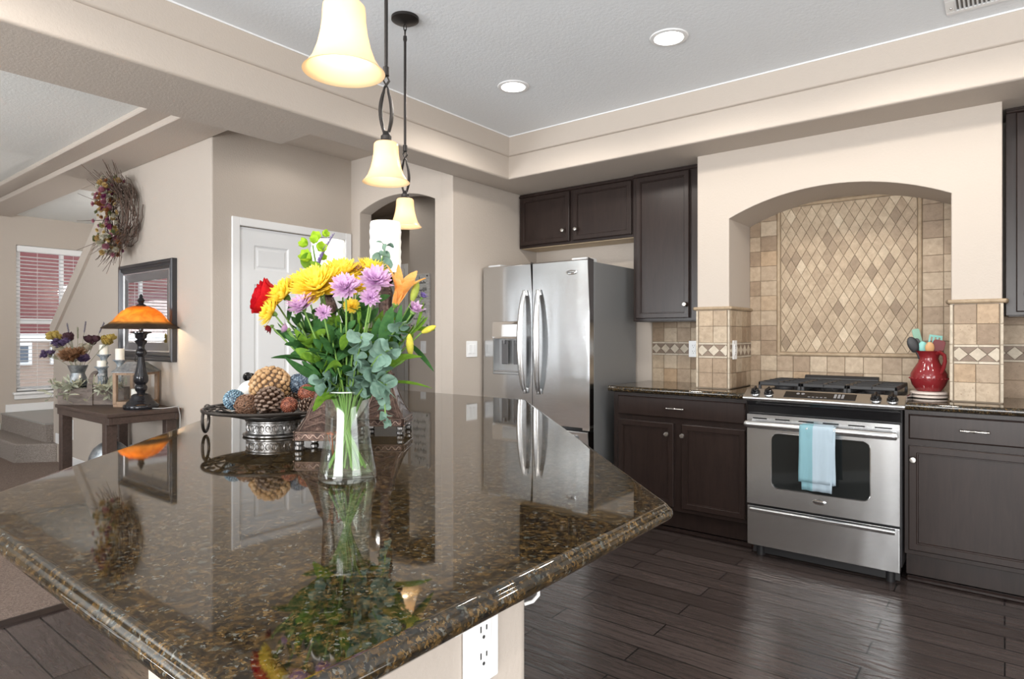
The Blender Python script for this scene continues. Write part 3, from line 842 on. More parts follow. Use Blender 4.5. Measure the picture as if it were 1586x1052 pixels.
# sloped control panel
cp = MB().prism([(-.036, .884), (-.040, .898), (-.034, .905), (.052, .946), (.07, .946), (.07, .885)], -.392, .392, 'X', .003).build('control_panel', STEELR, t)
sl = math.atan2(.041, .086)
def onpanel(x, k, h=0.):   # k: 0 front .. 1 back of the slope
    return Matrix.Translation((x, -.034+.086*k-math.sin(sl)*h, .905+.041*k+math.cos(sl)*h)) @ Matrix.Rotation(sl, 4, 'X')
mb = MB(); mb.box(-.178, .172, -.030, .030, -.001, .0025, .001, M=onpanel(0, .52)); disp = mb.build('display', BLACK, cp)
BTN = mat('grey buttons', (.22, .22, .23), .5)
for x in (-.11, -.085): MB().lathe([(0, 0), (.009, .0), (.009, .001), (0, .001)], 16, M=onpanel(x, .6, .0025)).build('button', BTN, disp)
for i in range(5): B(-.05+i*.02-.006, -.05+i*.02+.006, -.003, .003, 0, .001, M=onpanel(0, .3, .0025)) .build('button', BTN, disp)
for i in range(3): B(.075+i*.018-.006, .075+i*.018+.006, -.02, .02, 0, .001, M=onpanel(0, .52, .0025)).build('button', BTN, disp)
for x in (-.335, -.262, .262, .335):
    M = onpanel(x, .5)
    mb = MB(); mb.lathe([(0, 0), (.026, 0), (.026, .006), (.021, .008), (.020, .022), (.017, .025), (0, .025)], 24, M=M); mb.box(-.005, .005, -.021, .021, .02, .034, .002, M=M); k = mb.build('knob', BLACK, cp)
    MB().lathe([(.0262, 0), (.028, .0), (.028, .003), (.0262, .003)], 24, M=M, cap=False).build('knob_ring', CHROME, k)
# cooktop and grates
ck = MB().box(-.392, .392, .066, .572, .915, .946, .004).build('cooktop', BLACK, t)
for x0, x1 in ((-.345, -.118), (-.113, .113), (.118, .345)):
    mb = MB(); zt = .984
    xa, xb, ya, yb = x0, x1, .095, .535
    mb.box(xa, xb, ya, ya+.014, .962, zt, .004); mb.box(xa, xb, yb-.014, yb, .962, zt, .004)
    mb.box(xa, xa+.014, ya, yb, .962, zt, .004); mb.box(xb-.014, xb, ya, yb, .962, zt, .004)
    xm = (xa+xb)/2
    mb.box(xm-.005, xm+.005, ya, yb, .966, zt+.002, .003)
    for yy in (.20, .315, .43): mb.box(xa, xb, yy-.005, yy+.005, .966, zt+.002, .003)
    for px in (xa+.007, xb-.007):
        for py in (ya+.007, yb-.007): mb.box(px-.007, px+.007, py-.007, py+.007, .945, .965)
    mb.build('grate', BLKM, ck)
for x, y, r in ((-.23, .2, .04), (-.23, .42, .032), (0, .315, .045), (.23, .2, .035), (.23, .42, .03)):
    MB().lathe([(0, .946), (r+.012, .946), (r+.01, .955), (r, .956), (r, .964), (r-.006, .967), (0, .967)], 24, c=(x, y, 0)).build('burner', BLKM, ck)
MB().prism([(.535, .946), (.538, .99), (.555, 1.006), (.572, 1.006), (.572, .946)], -.20, .20, 'X', .003).build('rear_vent', BLKM, t)

# ================================================================== ISLAND
PL = [(-.527, .300), (-.527, 1.161), (-1.946, 2.580), (-2.912, 2.580), (-2.912, 1.613), (-1.599, .300)]
def round_poly(P, r, n=5):
    out = []
    m = len(P)
    for i in range(m):
        p0, p, p1 = Vector(P[i-1]), Vector(P[i]), Vector(P[(i+1) % m])
        a = (p0-p).normalized(); b_ = (p1-p).normalized(); ang = a.angle(b_)
        d = r/math.tan(ang/2); c = p+(a+b_).normalized()*(r/math.sin(ang/2))
        s, e = p+a*d-c, p+b_*d-c
        a0 = math.atan2(s.y, s.x); a1 = math.atan2(e.y, e.x); dd = (a1-a0+PI) % (2*PI)-PI
        for k in range(n+1):
            an = a0+dd*k/n; out.append((Vector((c.x+r*math.cos(an), c.y+r*math.sin(an))), Vector((math.cos(an), math.sin(an)))))
    return out
rp = round_poly(PL, .018)
prof = [(-.006, .918), (0, .918), (.003, .9172), (.006, .9145), (.0075, .9115), (.009, .9105), (.011, .909), (.0145, .906), (.016, .902), (.0155, .8965), (.013, .8915), (.009, .8875), (.003, .885), (-.06, .885)]
b = bmesh.new(); rings = []
for o_, z in prof: rings.append([b.verts.new((p.x+n_.x*o_, p.y+n_.y*o_, z)) for p, n_ in rp])
for a, c in zip(rings, rings[1:]):
    for i in range(len(a)):
        j = (i+1) % len(a); b.faces.new([a[i], a[j], c[j], c[i]])
b.faces.new(rings[0]); b.faces.new(rings[-1])
mb = MB(); mb.merge(b)
tag(mb.build('island_countertop', GRAN, smooth=30), 'large polished dark granite island countertop carrying the bouquet and bowl', 'countertop')
BP = [(-.61, .385), (-.61, .81), (-2.03, 2.23), (-2.62, 2.23), (-2.62, 2.03), (-.975, .385)]
t = thing('kitchen_island', 'beige plastered island base under the dark granite top', 'island', (-.61, .385, 0))
mb = MB(); mb.prism([(x+.61, y-.385) for x, y in BP], 0, .8855, 'Z', .012, 2, which=lambda e: abs(e.verts[0].co.z-e.verts[1].co.z) > .1)
mb.build('body', WALL, t)
mb = MB(); rr = [(Vector((x+.61, y-.385))) for x, y in BP]
for i in range(len(rr)):
    p, q = rr[i], rr[(i+1) % len(rr)]; d = (q-p).normalized(); nn = Vector((d.y, -d.x))
    mb.prism([tuple(p), tuple(q), tuple(q+nn*.012), tuple(p+nn*.012)], 0, .09, 'Z')
mb.build('baseboard', WHITE, t)
# outlet on the island
def outlet(label, loc, rz, wd=.076, ht=.122):
    t = thing('wall_outlet', label, 'outlet', loc, rz)
    B(-wd/2, wd/2, -.006, 0, -ht/2, ht/2, .003, 2).build('cover_plate', PLATE, t)
    rc = B(-.017, .017, -.0085, -.005, -.034, .034, .001).build('receptacle', PLATE, t)
    mb = MB()
    for z in (.0195, -.0195):
        mb.box(-.0075, -.0053, -.0092, -.008, z-.001, z+.008); mb.box(.0053, .0075, -.0092, -.008, z, z+.007); mb.cyl((0, -.0092, z-.009), (0, -.008, z-.009), .0026, 10)
    mb.build('slot', SLOT, rc)
    mb = MB()
    for z in (-.048, .048): mb.cyl((0, -.0068, z), (0, -.0055, z), .003, 10)
    mb.build('screw', PLATE, t)
    return t
outlet('white double outlet on the island end below the granite edge', (-.6095, .697, .797), PI/2)
t = thing('cabinet_catch', 'small white plastic loop on the island side below the granite edge', 'catch', (-.6165, .8165, .829))
MB().tube([(0, 0, .022), (.010, .010, .02), (.0165, .0165, .010), (.0165, .0165, -.004), (.010, .010, -.014), (0, 0, -.018)], .0028, 8).build('loop', PLATE, t)

# ================================================================== CEILING FIXTURES
EMIT = mat('lamp glow', (1, 1, 1), .5); nt(EMIT)[3].inputs['Emission Color'].default_value = (1, .96, .9, 1); nt(EMIT)[3].inputs['Emission Strength'].default_value = 14
def spot(name, loc, e, ang=2.85, blend=.35, r=.06, col=(1, .93, .84)):
    l = bpy.data.lights.new(name, 'SPOT'); l.energy = e; l.spot_size = ang; l.spot_blend = blend; l.shadow_soft_size = r; l.color = col
    o = bpy.data.objects.new(name, l); COL.objects.link(o); o.location = loc; return o
def can(x, y, label, power=None, ang=2.85):
    if True:
        t = thing('recessed_light', label, 'light', (x, y, ZC))
        MB().lathe([(.066, -.001), (.070, -.007), (.088, -.005), (.092, 0), (.066, 0)], 36, cap=False).build('trim_ring', WHITE, t)
        MB().lathe([(0, -.0012), (.067, -.0012), (.067, 0), (0, 0)], 36).build('lens', EMIT, t)
    spot('can_light', (x, y, ZC-.012), power or CAN_W, ang)
CAN_W = 31
can(-2.233, 2.852, 'recessed ceiling light nearer the refrigerator corner of the tray ceiling')
can(-1.275, 2.847, 'recessed ceiling light in front of the plaster arch')
for x, y, lab in ((-.32, 2.85, 'recessed ceiling light before the right tiled pier, above the view'), (.65, 2.85, 'recessed ceiling light before the right wall cabinet, above the view'),
        (-2.2, .35, 'recessed ceiling light over the living side of the island, above the view'), (.65, .35, 'recessed ceiling light by the right wall behind the viewer'),
        (.65, -1.4, 'recessed ceiling light near the back windows on the right'), (-1.0, -1.4, 'recessed ceiling light near the back windows on the left')): can(x, y, lab)

can(-4.9, 4.1, 'unseen recessed light added to brighten the hall beyond the arched doorway', 22, 2.8); can(-3.75, 2.6, 'unseen recessed light added to brighten the white pantry door', 6, 2.7)  # both lamps are added out of view to lift the hall and pantry door
t = thing('added_sconce', 'unseen globe sconce added behind the stair wall to brighten the stairwell', 'light', (-6.6, 3.6, 1.9))  # invented body for the added stairwell fill light
MB().ball((0, -.12, 0), .065, 20, 12).build('globe', EMIT, t)
MB().tube([(0, -.001, 0), (0, -.06, 0)], .02, 12).build('bracket', NICKEL, t)
t = thing('ceiling_vent', 'white ceiling air vent with dark louvres at the top right edge', 'vent', (-.035, 3.33, ZC))
mb = MB(); mb.box(-.17, .17, -.085, -.058, -.008, 0, .002); mb.box(-.17, .17, .058, .085, -.008, 0, .002); mb.box(-.17, -.135, -.058, .058, -.008, 0, .002); mb.box(.135, .17, -.058, .058, -.008, 0, .002)
mb.build('frame', WHITE, t)
mb = MB()
for i in range(18):
    x = -.13+i*.0153; mb.box(-.0012, .0012, -.058, .058, -.011, .0, M=Matrix.Translation((x, 0, -.0005)) @ Matrix.Rotation(.5, 4, 'Y'))
mb.build('louvre', WHITE, t)
B(-.135, .135, -.058, .058, -.002, 0).build('duct', BLACK, t)
MB().ball((-.15, .02, -.008), .006, 10, 6).build('screw', NICKEL, t)

# pendants: one of each part, then copies
SHADE = mat('amber alabaster glass', (.80, .68, .50), .25, spec=.4)
tn, n, l, b = nt(SHADE)
b.inputs['Emission Color'].default_value = (1.0, .72, .38, 1); b.inputs['Emission Strength'].default_value = .16
tl = n.new('ShaderNodeBsdfTranslucent'); tl.inputs[0].default_value = (.92, .72, .46, 1)
ms = n.new('ShaderNodeMixShader'); ms.inputs[0].default_value = .42
l.new(b.outputs[0], ms.inputs[1]); l.new(tl.outputs[0], ms.inputs[2]); l.new(ms.outputs[0], n['Material Output'].inputs[0])
BULB = mat('bulb glow', (1, 1, 1), .4); nt(BULB)[3].inputs['Emission Color'].default_value = (1, .85, .62, 1); nt(BULB)[3].inputs['Emission Strength'].default_value = 6
pr = thing('pendant_light', '', 'light', (0, 0, 0), PI*.25+.35)
RIMZ = 1.742
MB().lathe([(0, ZC), (.062, ZC), (.062, ZC-.012), (.045, ZC-.022), (.012, ZC-.028), (0, ZC-.028)], 36).build('canopy', BRONZE, pr)
mb = MB()
mb.tube([(.006*math.cos(a), .0, ZC-.046+.016*math.sin(a)) for a in [i*PI/6 for i in range(12)]], .0022, 6, closed=True)
mb.tube([(0, .006*math.cos(a), ZC-.068+.014*math.sin(a)) for a in [i*PI/6 for i in range(12)]], .0022, 6, closed=True)
mb.build('chain', BRONZE, pr)
mb = MB(); mb.lathe([(0, ZC-.08), (.008, ZC-.084), (.009, ZC-.10), (.006, ZC-.11), (.006, 2.115), (.010, 2.112), (.010, 2.085), (0, 2.08)], 14); mb.build('rod', BRONZE, pr)
for s in (1, -1):
    pts = [(s*.004, 0, 2.10), (-s*.010, 0, 2.07), (s*.006, 0, 2.045)]+[(s*(.004+.0145*math.sin(PI*k/12)), 0, 2.045-.155*k/12) for k in range(1, 13)]
    MB().tube(pts, [.0055]*3+[.0065+.0045*math.sin(PI*k/12) for k in range(1, 13)], 10, flat=.45).build('scroll_arm', BRONZE, pr)
MB().lathe([(0, 1.905), (.010, 1.905), (.012, 1.895), (.017, 1.890), (.017, 1.878), (.024, 1.872), (.026, 1.866), (0, 1.866)], 24).build('socket', BRONZE, pr)
shp = [(.026, .128), (.034, .127), (.0385, .122), (.0395, .112), (.040, .095), (.043, .072), (.049, .046), (.058, .022), (.069, .006), (.0755, .0)]
inner = [(r-.003, z) for r, z in shp[::-1]]
MB().lathe([(r, RIMZ+z) for r, z in shp]+[(r, RIMZ+z+.0005) for r, z in inner], 48, cap=False).build('shade', SHADE, pr, smooth=60)
MB().ball((0, 0, 1.822), .019, 16, 10, (1, 1, 1.25)).build('bulb', BULB, pr)
def plight(loc, e, col, r=.03):
    l = bpy.data.lights.new('pendant_bulb_light', 'POINT'); l.energy = e; l.color = col; l.shadow_soft_size = r
    o = bpy.data.objects.new('pendant_bulb_light', l); COL.objects.link(o); o.location = loc
for i, (x, y, lab) in enumerate(((-.970, .726, 'nearest amber bell pendant light at the top of the view'),
        (-1.563, 1.333, 'middle amber bell pendant light of the row above the island'),
        (-2.137, 1.933, 'farthest amber bell pendant light in front of the arched doorway'))):
    o = pr if i == 0 else copy_tree(pr)
    o.location = (x, y, 0); o['label'] = lab; o['group'] = 'pendant lights over the island'
    plight((x, y, 1.79), .6, (1, .82, .58), .022)

# ================================================================== WALL PLATES
def switch(label, loc, rz, gangs=1, sc=1.):
    t = thing('light_switch', label, 'switch', loc, rz); wd = .072+.046*(gangs-1)
    B(-wd/2*sc, wd/2*sc, -.006, 0, -.059*sc, .059*sc, .003, 2).build('cover_plate', PLATE, t)
    for g_ in range(gangs):
        x = (g_-(gangs-1)/2)*.046*sc
        B(x-.016*sc, x+.016*sc, -.010, -.005, -.033*sc, .033*sc, .002).build('rocker', WHITE, t)
    return t
switch('white double light switch on the beige wall left of the refrigerator', (XF+.0005, 3.445, 1.15), PI/2, 2)
switch('white light switch below the lettered sign in the hall', (-4.383, 4.1995, 1.137), 0, 1)
outlet('white outlet on the inner side of the left tiled pier', (-1.322, 3.918, 1.16), PI/2, .072, .118)
outlet('white outlet in the backsplash behind the short counter by the left tiled pier', (-1.716, YWALL-.011, 1.155), 0, .072, .115)

# lettered sign in the hall
SIGNM = mat('whitewashed board', (.62, .61, .58), .7)
v = coords(SIGNM, 'Object', (4, 4, 18)); f = noise(SIGNM, v, 6, 4); setc(SIGNM, ramp(SIGNM, f, [(.35, (.50, .49, .47)), (.65, (.68, .67, .65))]))
t = thing('wall_sign', 'whitewashed board sign with dark script hung on the hall wall beyond the arch', 'sign', (-4.403, 4.198, 1.58))
B(-.125, .125, -.032, -.004, -.257, .257, .003).build('board', SIGNM, t)
mb = MB()
for sx in (-.105, .105):
    for sz in (-.235, .235): mb.ball((sx, -.033, sz), .008, 10, 6)
mb.build('nail_head', BLKM, t)
rs = random.Random(4); mb = MB(); INK = mat('dark lettering ink', (.06, .06, .06), .8)
mb.tube([(0, -.0335, .235), (0, -.0335, .205)], .003, 5)
for row in range(6):
    z = .165-row*.068; x = -.085+rs.random()*.02; pts = []
    while x < .085:
        hgt = rs.choice((.012, .014, .03, .016))
        pts += [(x, -.0335, z), (x+.006, -.0335, z+hgt), (x+.011, -.0335, z+hgt*.3), (x+.015, -.0335, z-(.014 if rs.random() < .2 else 0))]; x += .019
    mb.tube(pts, .0022, 5)
mb.build('script', INK, t)

# ================================================================== ITEMS AT THE RANGE
RED = mat('red glazed ceramic', (.21, .018, .022), .12, spec=.6)
t = thing('pitcher', 'red glazed pitcher holding cooking utensils beside the right tiled pier', 'pitcher', (-.318, 4.00, .956), -.75)
pp = [(.0, 0), (.058, .0), (.060, .006), (.076, .030), (.086, .062), (.084, .090), (.068, .120), (.050, .150), (.044, .172), (.052, .198), (.064, .212)]
MB().lathe(pp+[(.060, .211), (.048, .196), (.040, .172), (.046, .150), (.06, .120), (.074, .09), (.07, .03), (0, .02)], 40, cap=False).build('body', RED, t)
MB().tube([(.050, 0, .196), (.075, 0, .205), (.100, 0, .190), (.104, 0, .16), (.094, 0, .125), (.080, 0, .098)], [.008, .009, .009, .009, .009, .008], 10, flat=1.5).build('handle', RED, t)
mb = MB()
for i in range(26):
    a = 2*PI*i/26; mb.ball((.0865*math.cos(a), .0865*math.sin(a), .066), .005, 8, 5)
mb.build('beaded_band', RED, t)
TRIV = mat('ivory ceramic trivet', (.66, .58, .53), .3)
for i, z in enumerate((.918, .9365)):
    o = MB().lathe([(0, 0), (.078, 0), (.088, .005), (.086, .012), (.078, .017), (.05, .0172), (0, .0172)], 24, c=(0, 0, 0)).build('trivet', TRIV, loc=(-.318, 4.00, z))
    tag(o, ('lower' if i == 0 else 'upper')+' ivory scalloped trivet of the pair under the red pitcher', 'trivet', 'trivets under the pitcher')
TEAL = mat('teal silicone', (.22, .52, .47), .4); REDP = mat('red silicone', (.16, .012, .016), .5); WOODS = mat('light wood spoon', (.58, .33, .15), .5); LEAFG = mat('sage green silicone', (.20, .36, .27), .4)
PX, PY, PZ = -.318, 4.0, .956
def utensil(name, label, m, top, head, base=None, hm=None):
    base = base or (PX-(top[0])*.25, PY-top[1]*.25, PZ+.024)
    t = thing(name, label, 'kitchen utensil', base, 0, 'utensils in the red pitcher')
    tip = Vector((PX+top[0]-base[0], PY+top[1]-base[1], PZ+top[2]-base[2]))
    MB().tube([(0, 0, 0), tip*.5, tip], .005, 8).build('handle', hm or m, t)
    d = tip.normalized(); yv = Vector((.15, -1, .2)); yv = (yv-d*yv.dot(d)).normalized(); xv = yv.cross(d); q = Matrix((xv, yv, d)).transposed().to_4x4(); q.translation = tip
    head(q).build('head', m, t); return t
def blade(w_, h_, slots=False, th=.005, rz=0.):
    def f(M):
        M = M @ Matrix.Rotation(rz, 4, 'Z'); mb = MB(); pts = rrect(-w_/2, w_/2, -.01, h_, min(w_, h_)*.25)
        if slots:
            n = 4; mb.box(-w_/2, w_/2, -th/2, th/2, -.01, h_*.3, .001, M=M); mb.box(-w_/2, w_/2, -th/2, th/2, h_*.85, h_, .001, M=M)
            for i in range(n): x = -w_/2+w_*i/(n-1)*.86; mb.box(x, x+w_*.14, -th/2, th/2, h_*.3, h_*.85, M=M)
        else: mb.prism(pts, -th/2, th/2, 'Y', .001, 1, M=M)
        return mb
    return f
def bowlhead(r, L=1.4):
    return lambda M: MB().ball((0, 0, r*L*.8), r, 16, 10, (1, .32, L), M=M)
utensil('slotted_turner', 'teal slotted turner standing behind the other utensils in the red pitcher', TEAL, (.020, .035, .225), blade(.060, .072, True))
utensil('spatula', 'dark red spatula leaning right in the red pitcher', REDP, (.034, .010, .205), blade(.056, .066, th=.01))
utensil('wooden_spoon', 'light wooden spoon in front of the red spatula in the pitcher', WOODS, (.006, -.030, .204), bowlhead(.021, 1.5))
utensil('serving_spoon', 'teal spoon leaning left at the front of the red pitcher', TEAL, (-.020, -.012, .204), bowlhead(.022, 1.5))
utensil('ladle', 'black ladle leaning far left out of the red pitcher', BLKM, (-.056, -.022, .212), bowlhead(.026, 1.7))
utensil('skimmer', 'black flat skimmer leaning over the left lip of the pitcher', BLKM, (-.052, .0, .215), blade(.055, .062, th=.006))
utensil('narrow_spatula', 'tall sage green spatula rising at the left of the pitcher', LEAFG, (-.038, .03, .215), blade(.036, .12, th=.006))

# towel over the oven handle
TOW = mat('blue dish towel', (.25, .50, .60), .95, spec=.1)
tn, n, l, b = nt(TOW)
v = coords(TOW); sx_ = n.new('ShaderNodeSeparateXYZ'); l.new(v, sx_.inputs[0])
r1 = ramp(TOW, sx_.outputs[0], [(0, (.22, .40, .46)), (.001, (.40, .50, .58))], True)
wv = n.new('ShaderNodeTexWave'); wv.bands_direction = 'X'; wv.inputs['Scale'].default_value = 90; l.new(v, wv.inputs['Vector'])
setc(TOW, mixc(TOW, r1, ramp(TOW, wv.outputs['Fac'], [(.3, (.9, .9, .9)), (.7, (1.08, 1.08, 1.08))]), 1., 'MULTIPLY')); bump(TOW, wv.outputs['Fac'], .2, .003)
HX, HY, HZ = -.768, 3.64-.084, .757; HR = .0228
def towel_sheet(w0, w1, off_, zb, yoff, seed, name, m, parent, front=True):
    b = bmesh.new(); NX, NZ = 14, 18; g = {}
    for i in range(NX+1):
        for k in range(NZ+1):
            s = k/NZ; wd = w0+(w1-w0)*s; x = off_+(i/NX-.5)*wd
            fold = .004*math.sin(i*1.3+seed)*s+.003*math.sin(i*.7+k*.5+seed)
            if k <= 4: a = PI/2*(1-k/4); y = -HR*math.cos(a); z = HR*math.sin(a)
            else: y = -HR-yoff*min(1, (k-4)/4); z = -(k-4)/(NZ-4)*zb
            g[i, k] = b.verts.new((x, (y if front else -y)+(-fold if front else fold), z))
    for i in range(NX):
        for k in range(NZ): b.faces.new([g[i, k], g[i+1, k], g[i+1, k+1], g[i, k+1]])
    mb = MB(); mb.merge(b); o = mb.build(name, m, parent, smooth=80)
    sd = o.modifiers.new('thickness', 'SOLIDIFY'); sd.thickness = .005; sd.offset = 1
    return o
t = thing('dish_towel', 'blue ribbed dish towel folded over the oven door handle', 'towel', (HX-.022, HY, HZ))
towel_sheet(.170, .176, .024, .275, .006, .4, 'front_layer', TOW, t)
towel_sheet(.158, .142, .022, .318, .001, 1.7, 'middle_layer', TOW, t)
towel_sheet(.150, .145, .022, .29, .0, 2.9, 'rear_layer', TOW, t, front=False)

# ================================================================== CONSOLE TABLE AND WHAT STANDS ON IT
def woodm(name, c, sc=(3, 14, 14), k=(.7, 1.3), rough=.45):
    m = mat(name, c, rough); v = coords(m, 'Object', sc); f = noise(m, v, 3.5, 5, .6, .7)
    setc(m, ramp(m, f, [(.3, tuple(q*k[0] for q in c)), (.7, tuple(q*k[1] for q in c))])); bump(m, f, .1, .003); return m
TABW = woodm('dark walnut table', (.060, .038, .030))
TX0, TX1, TY0, TY1, TZ = -5.66, -4.635, 1.59, 2.062, .73
t = thing('console_table', 'dark wood console table standing against the stair wall', 'table', ((TX0+TX1)/2, (TY0+TY1)/2, 0))
a, c = (TX1-TX0)/2, (TY1-TY0)/2
B(-a, a, -c, c, TZ-.026, TZ, .004, 2).build('tabletop', TABW, t)
mb = MB(); mb.box(-a+.01, a-.01, -c+.012, -c+.034, TZ-.075, TZ-.027, .002); mb.box(-a+.01, a-.01, c-.034, c-.012, TZ-.075, TZ-.027, .002)
mb.box(-a+.012, -a+.034, -c+.034, c-.034, TZ-.075, TZ-.027, .002); mb.box(a-.034, a-.012, -c+.034, c-.034, TZ-.075, TZ-.027, .002)
mb.build('apron', TABW, t)
for sx in (-1, 1):
    for sy in (-1, 1):
        x, y = sx*(a-.085), sy*(c-.045)
        B(x-.034, x+.034, y-.034, y+.034, .004, TZ-.027, .003).build('leg', TABW, t)
B(-a+.06, a-.06, -c+.05, c-.05, .12, .145, .003).build('shelf', TABW, t)

LAMPB = mat('black glazed lamp base', (.018, .018, .022), .12, .3, .6)
AMBER = mat('amber art glass', (.70, .30, .04), .3)
tn, n, l, b = nt(AMBER)
tc = coords(AMBER); sz = n.new('ShaderNodeSeparateXYZ'); l.new(tc, sz.inputs[0])
mr = n.new('ShaderNodeMapRange'); mr.inputs['From Min'].default_value = .575; mr.inputs['From Max'].default_value = .73; l.new(sz.outputs[2], mr.inputs[0])
nz = noise(AMBER, tc, 14, 3, .6, .5)
gl_ = ramp(AMBER, mr.outputs[0], [(.0, (.085, .062, .045)), (.14, (.12, .08, .05)), (.30, (.90, .50, .11)), (.75, (.88, .42, .06)), (1, (.15, .07, .02))])
cc = mixc(AMBER, gl_, ramp(AMBER, nz, [(.35, (.65, .6, .55)), (.65, (1.2, 1.2, 1.2))]), 1., 'MULTIPLY'); setc(AMBER, cc)
tl = n.new('ShaderNodeBsdfTranslucent'); l.new(cc, tl.inputs[0]); ms = n.new('ShaderNodeMixShader'); ms.inputs[0].default_value = .62
l.new(b.outputs[0], ms.inputs[1]); l.new(tl.outputs[0], ms.inputs[2]); l.new(ms.outputs[0], n['Material Output'].inputs[0])
LX, LY = -4.83, 1.872
t = thing('table_lamp', 'lit table lamp with amber glass dome shade and black turned base', 'lamp', (LX, LY, TZ))
zz = lambda q: 1.25-(480+q/5.845-519.7)*.00459-TZ
rr_ = lambda q: q*.000785
base = [(0, 0), (.108, 0), (.112, .008), (.112, .026), (.106, .032), (.096, .036), (.092, .048), (.078, .056), (.072, .070), (.064, .080), (.062, .092), (.048, .104),
        (rr_(32), zz(755)), (rr_(36), zz(742)), (rr_(46), zz(730)), (rr_(52), zz(705)), (rr_(48), zz(690)), (rr_(38), zz(676)), (rr_(52), zz(662)), (rr_(60), zz(640)), (rr_(58), zz(600)), (rr_(45), zz(555)), (rr_(32), zz(480)),
        (rr_(25), zz(425)), (rr_(38), zz(412)), (rr_(48), zz(390)), (rr_(42), zz(370)), (rr_(28), zz(350)), (rr_(30), zz(320)), (rr_(44), zz(302)), (rr_(52), zz(282)), (rr_(30), zz(268)), (rr_(48), zz(247)), (rr_(46), zz(228)), (rr_(54), zz(218)), (rr_(85), zz(208)), (rr_(85), zz(198)), (rr_(18), zz(194)), (rr_(14), zz(170)), (0, zz(170))]
MB().lathe(base, 32).build('base', LAMPB, t, smooth=50)
sh = [(.246, .570), (.236, .580), (.205, .598), (.175, .622), (.150, .655), (.120, .690), (.085, .715), (.045, .729), (.012, .733)]
MB().lathe(sh+[(r-.003 if r > .02 else r, z-.003) for r, z in sh[::-1]], 56, cap=False).build('shade', AMBER, t, smooth=70)
MB().lathe([(0, .729), (.030, .730), (.032, .738), (.016, .745), (.018, .757), (.026, .766), (.018, .780), (.010, .790), (.012, .798), (.006, .812), (0, .815)], 20).build('finial', LAMPB, t)
MB().lathe([(0, .556), (.014, .556), (.014, .73), (0, .73)], 12).build('lamp_stem', LAMPB, t)
for s in (-1, 1): MB().ball((s*.055, 0, .628), .024, 14, 8, (1.3, 1, 1)).build('bulb', BULB, t)
pl = bpy.data.lights.new('table_lamp_light', 'POINT'); pl.energy = 11; pl.color = (1, .82, .55); pl.shadow_soft_size = .03
po = bpy.data.objects.new('table_lamp_light', pl); COL.objects.link(po); po.location = (LX, LY, TZ+.665)
MB().tube([(.10, .03, .006), (.16, .08, .005), (.20, .13, .012), (.215, .16, .02), (.205, .178, -.05), (.19, .180, -.3), (.17, .182, -.6)], .003, 6).build('power_cord', mat('clear cord', (.45, .45, .44), .3), t)

# wooden tote with greenery, milk can and candlesticks
TOTEW = woodm('weathered barn wood', (.155, .125, .11), (3, 12, 12), (.55, 1.35), .75)
UX, UY, URZ = -5.42, 1.80, .665
t = thing('wooden_tote', 'weathered wooden tote box with an arched handle on the console table', 'tote box', (UX, UY, TZ), URZ)
mb = MB()
mb.box(-.25, .25, -.085, -.073, .0, .125, .002); mb.box(-.25, .25, .073, .085, 0, .125, .002); mb.box(-.25, -.238, -.073, .073, 0, .125, .002); mb.box(.238, .25, -.073, .073, 0, .125, .002); mb.box(-.238, .238, -.073, .073, 0, .012)
mb.build('box', TOTEW, t)
mb = MB(); pts = [(-.085-.006, 0)]+[(-.091*math.cos(PI*k/16), .14+.105*math.sin(PI*k/16)) for k in range(17)]+[(.091, 0)]
for (y0, z0), (y1, z1) in zip(pts, pts[1:]):
    d = Vector((0, y1-y0, z1-z0)); L_ = d.length; d.normalize(); nn = Vector((0, -d.z, d.y))*.006
    P0, P1 = Vector((0, y0, z0)), Vector((0, y1, z1)); b = bmesh.new()
    vs = [b.verts.new(p+Vector((x, 0, 0))+nn*q) for p in (P0-d*.002, P1+d*.002) for x in (-.02, .02) for q in (-1, 1)]
    for q in ((0, 1, 3, 2), (4, 6, 7, 5), (0, 4, 5, 1), (2, 3, 7, 6), (0, 2, 6, 4), (1, 5, 7, 3)): b.faces.new([vs[i] for i in q])
    mb.merge(b)
mb.build('arched_handle', TOTEW, t)
def tote(u, v, z): return (UX+u*math.cos(URZ)-v*math.sin(URZ), UY+u*math.sin(URZ)+v*math.cos(URZ), TZ+z)
GALV = mat('galvanized metal', (.36, .39, .42), .38, .85)
v = coords(GALV); setc(GALV, ramp(GALV, noise(GALV, v, 30, 3), [(.35, (.25, .28, .31)), (.65, (.46, .49, .52))]))
CANP = tote(-.155, 0, .013)
t = thing('milk_can', 'galvanized milk can holding dried flowers in the wooden tote', 'vase', CANP)
MB().lathe([(0, 0), (.068, 0), (.070, .006), (.070, .135), (.073, .140), (.073, .150), (.069, .155), (.046, .215), (.046, .225), (.066, .275), (.067, .280), (.063, .278), (.043, .225), (.043, .215), (.062, .155), (.062, .01), (0, .01)], 36).build('body', GALV, t)
MB().lathe([(.0705, .100), (.0745, .104), (.0745, .122), (.0705, .126)], 36, cap=False).build('band', BLKM, t)
for s in (-1, 1): MB().tube([(s*.070, 0, .12), (s*.10, 0, .13), (s*.105, 0, .165), (s*.085, 0, .185), (s*.058, 0, .185)], .004, 8).build('handle', BLKM, t)
CSM = mat('distressed blue grey wood', (.22, .26, .30), .7); v = coords(CSM, 'Object', (1, 1, 1)); setc(CSM, ramp(CSM, noise(CSM, v, 60, 3), [(.4, (.16, .20, .24)), (.62, (.40, .43, .45))]))
WAX = mat('ivory candle wax', (.80, .79, .73), .45); nt(WAX)[3].inputs['Subsurface Weight'].default_value = .2; nt(WAX)[3].inputs['Subsurface Radius'].default_value = (.02, .015, .01)
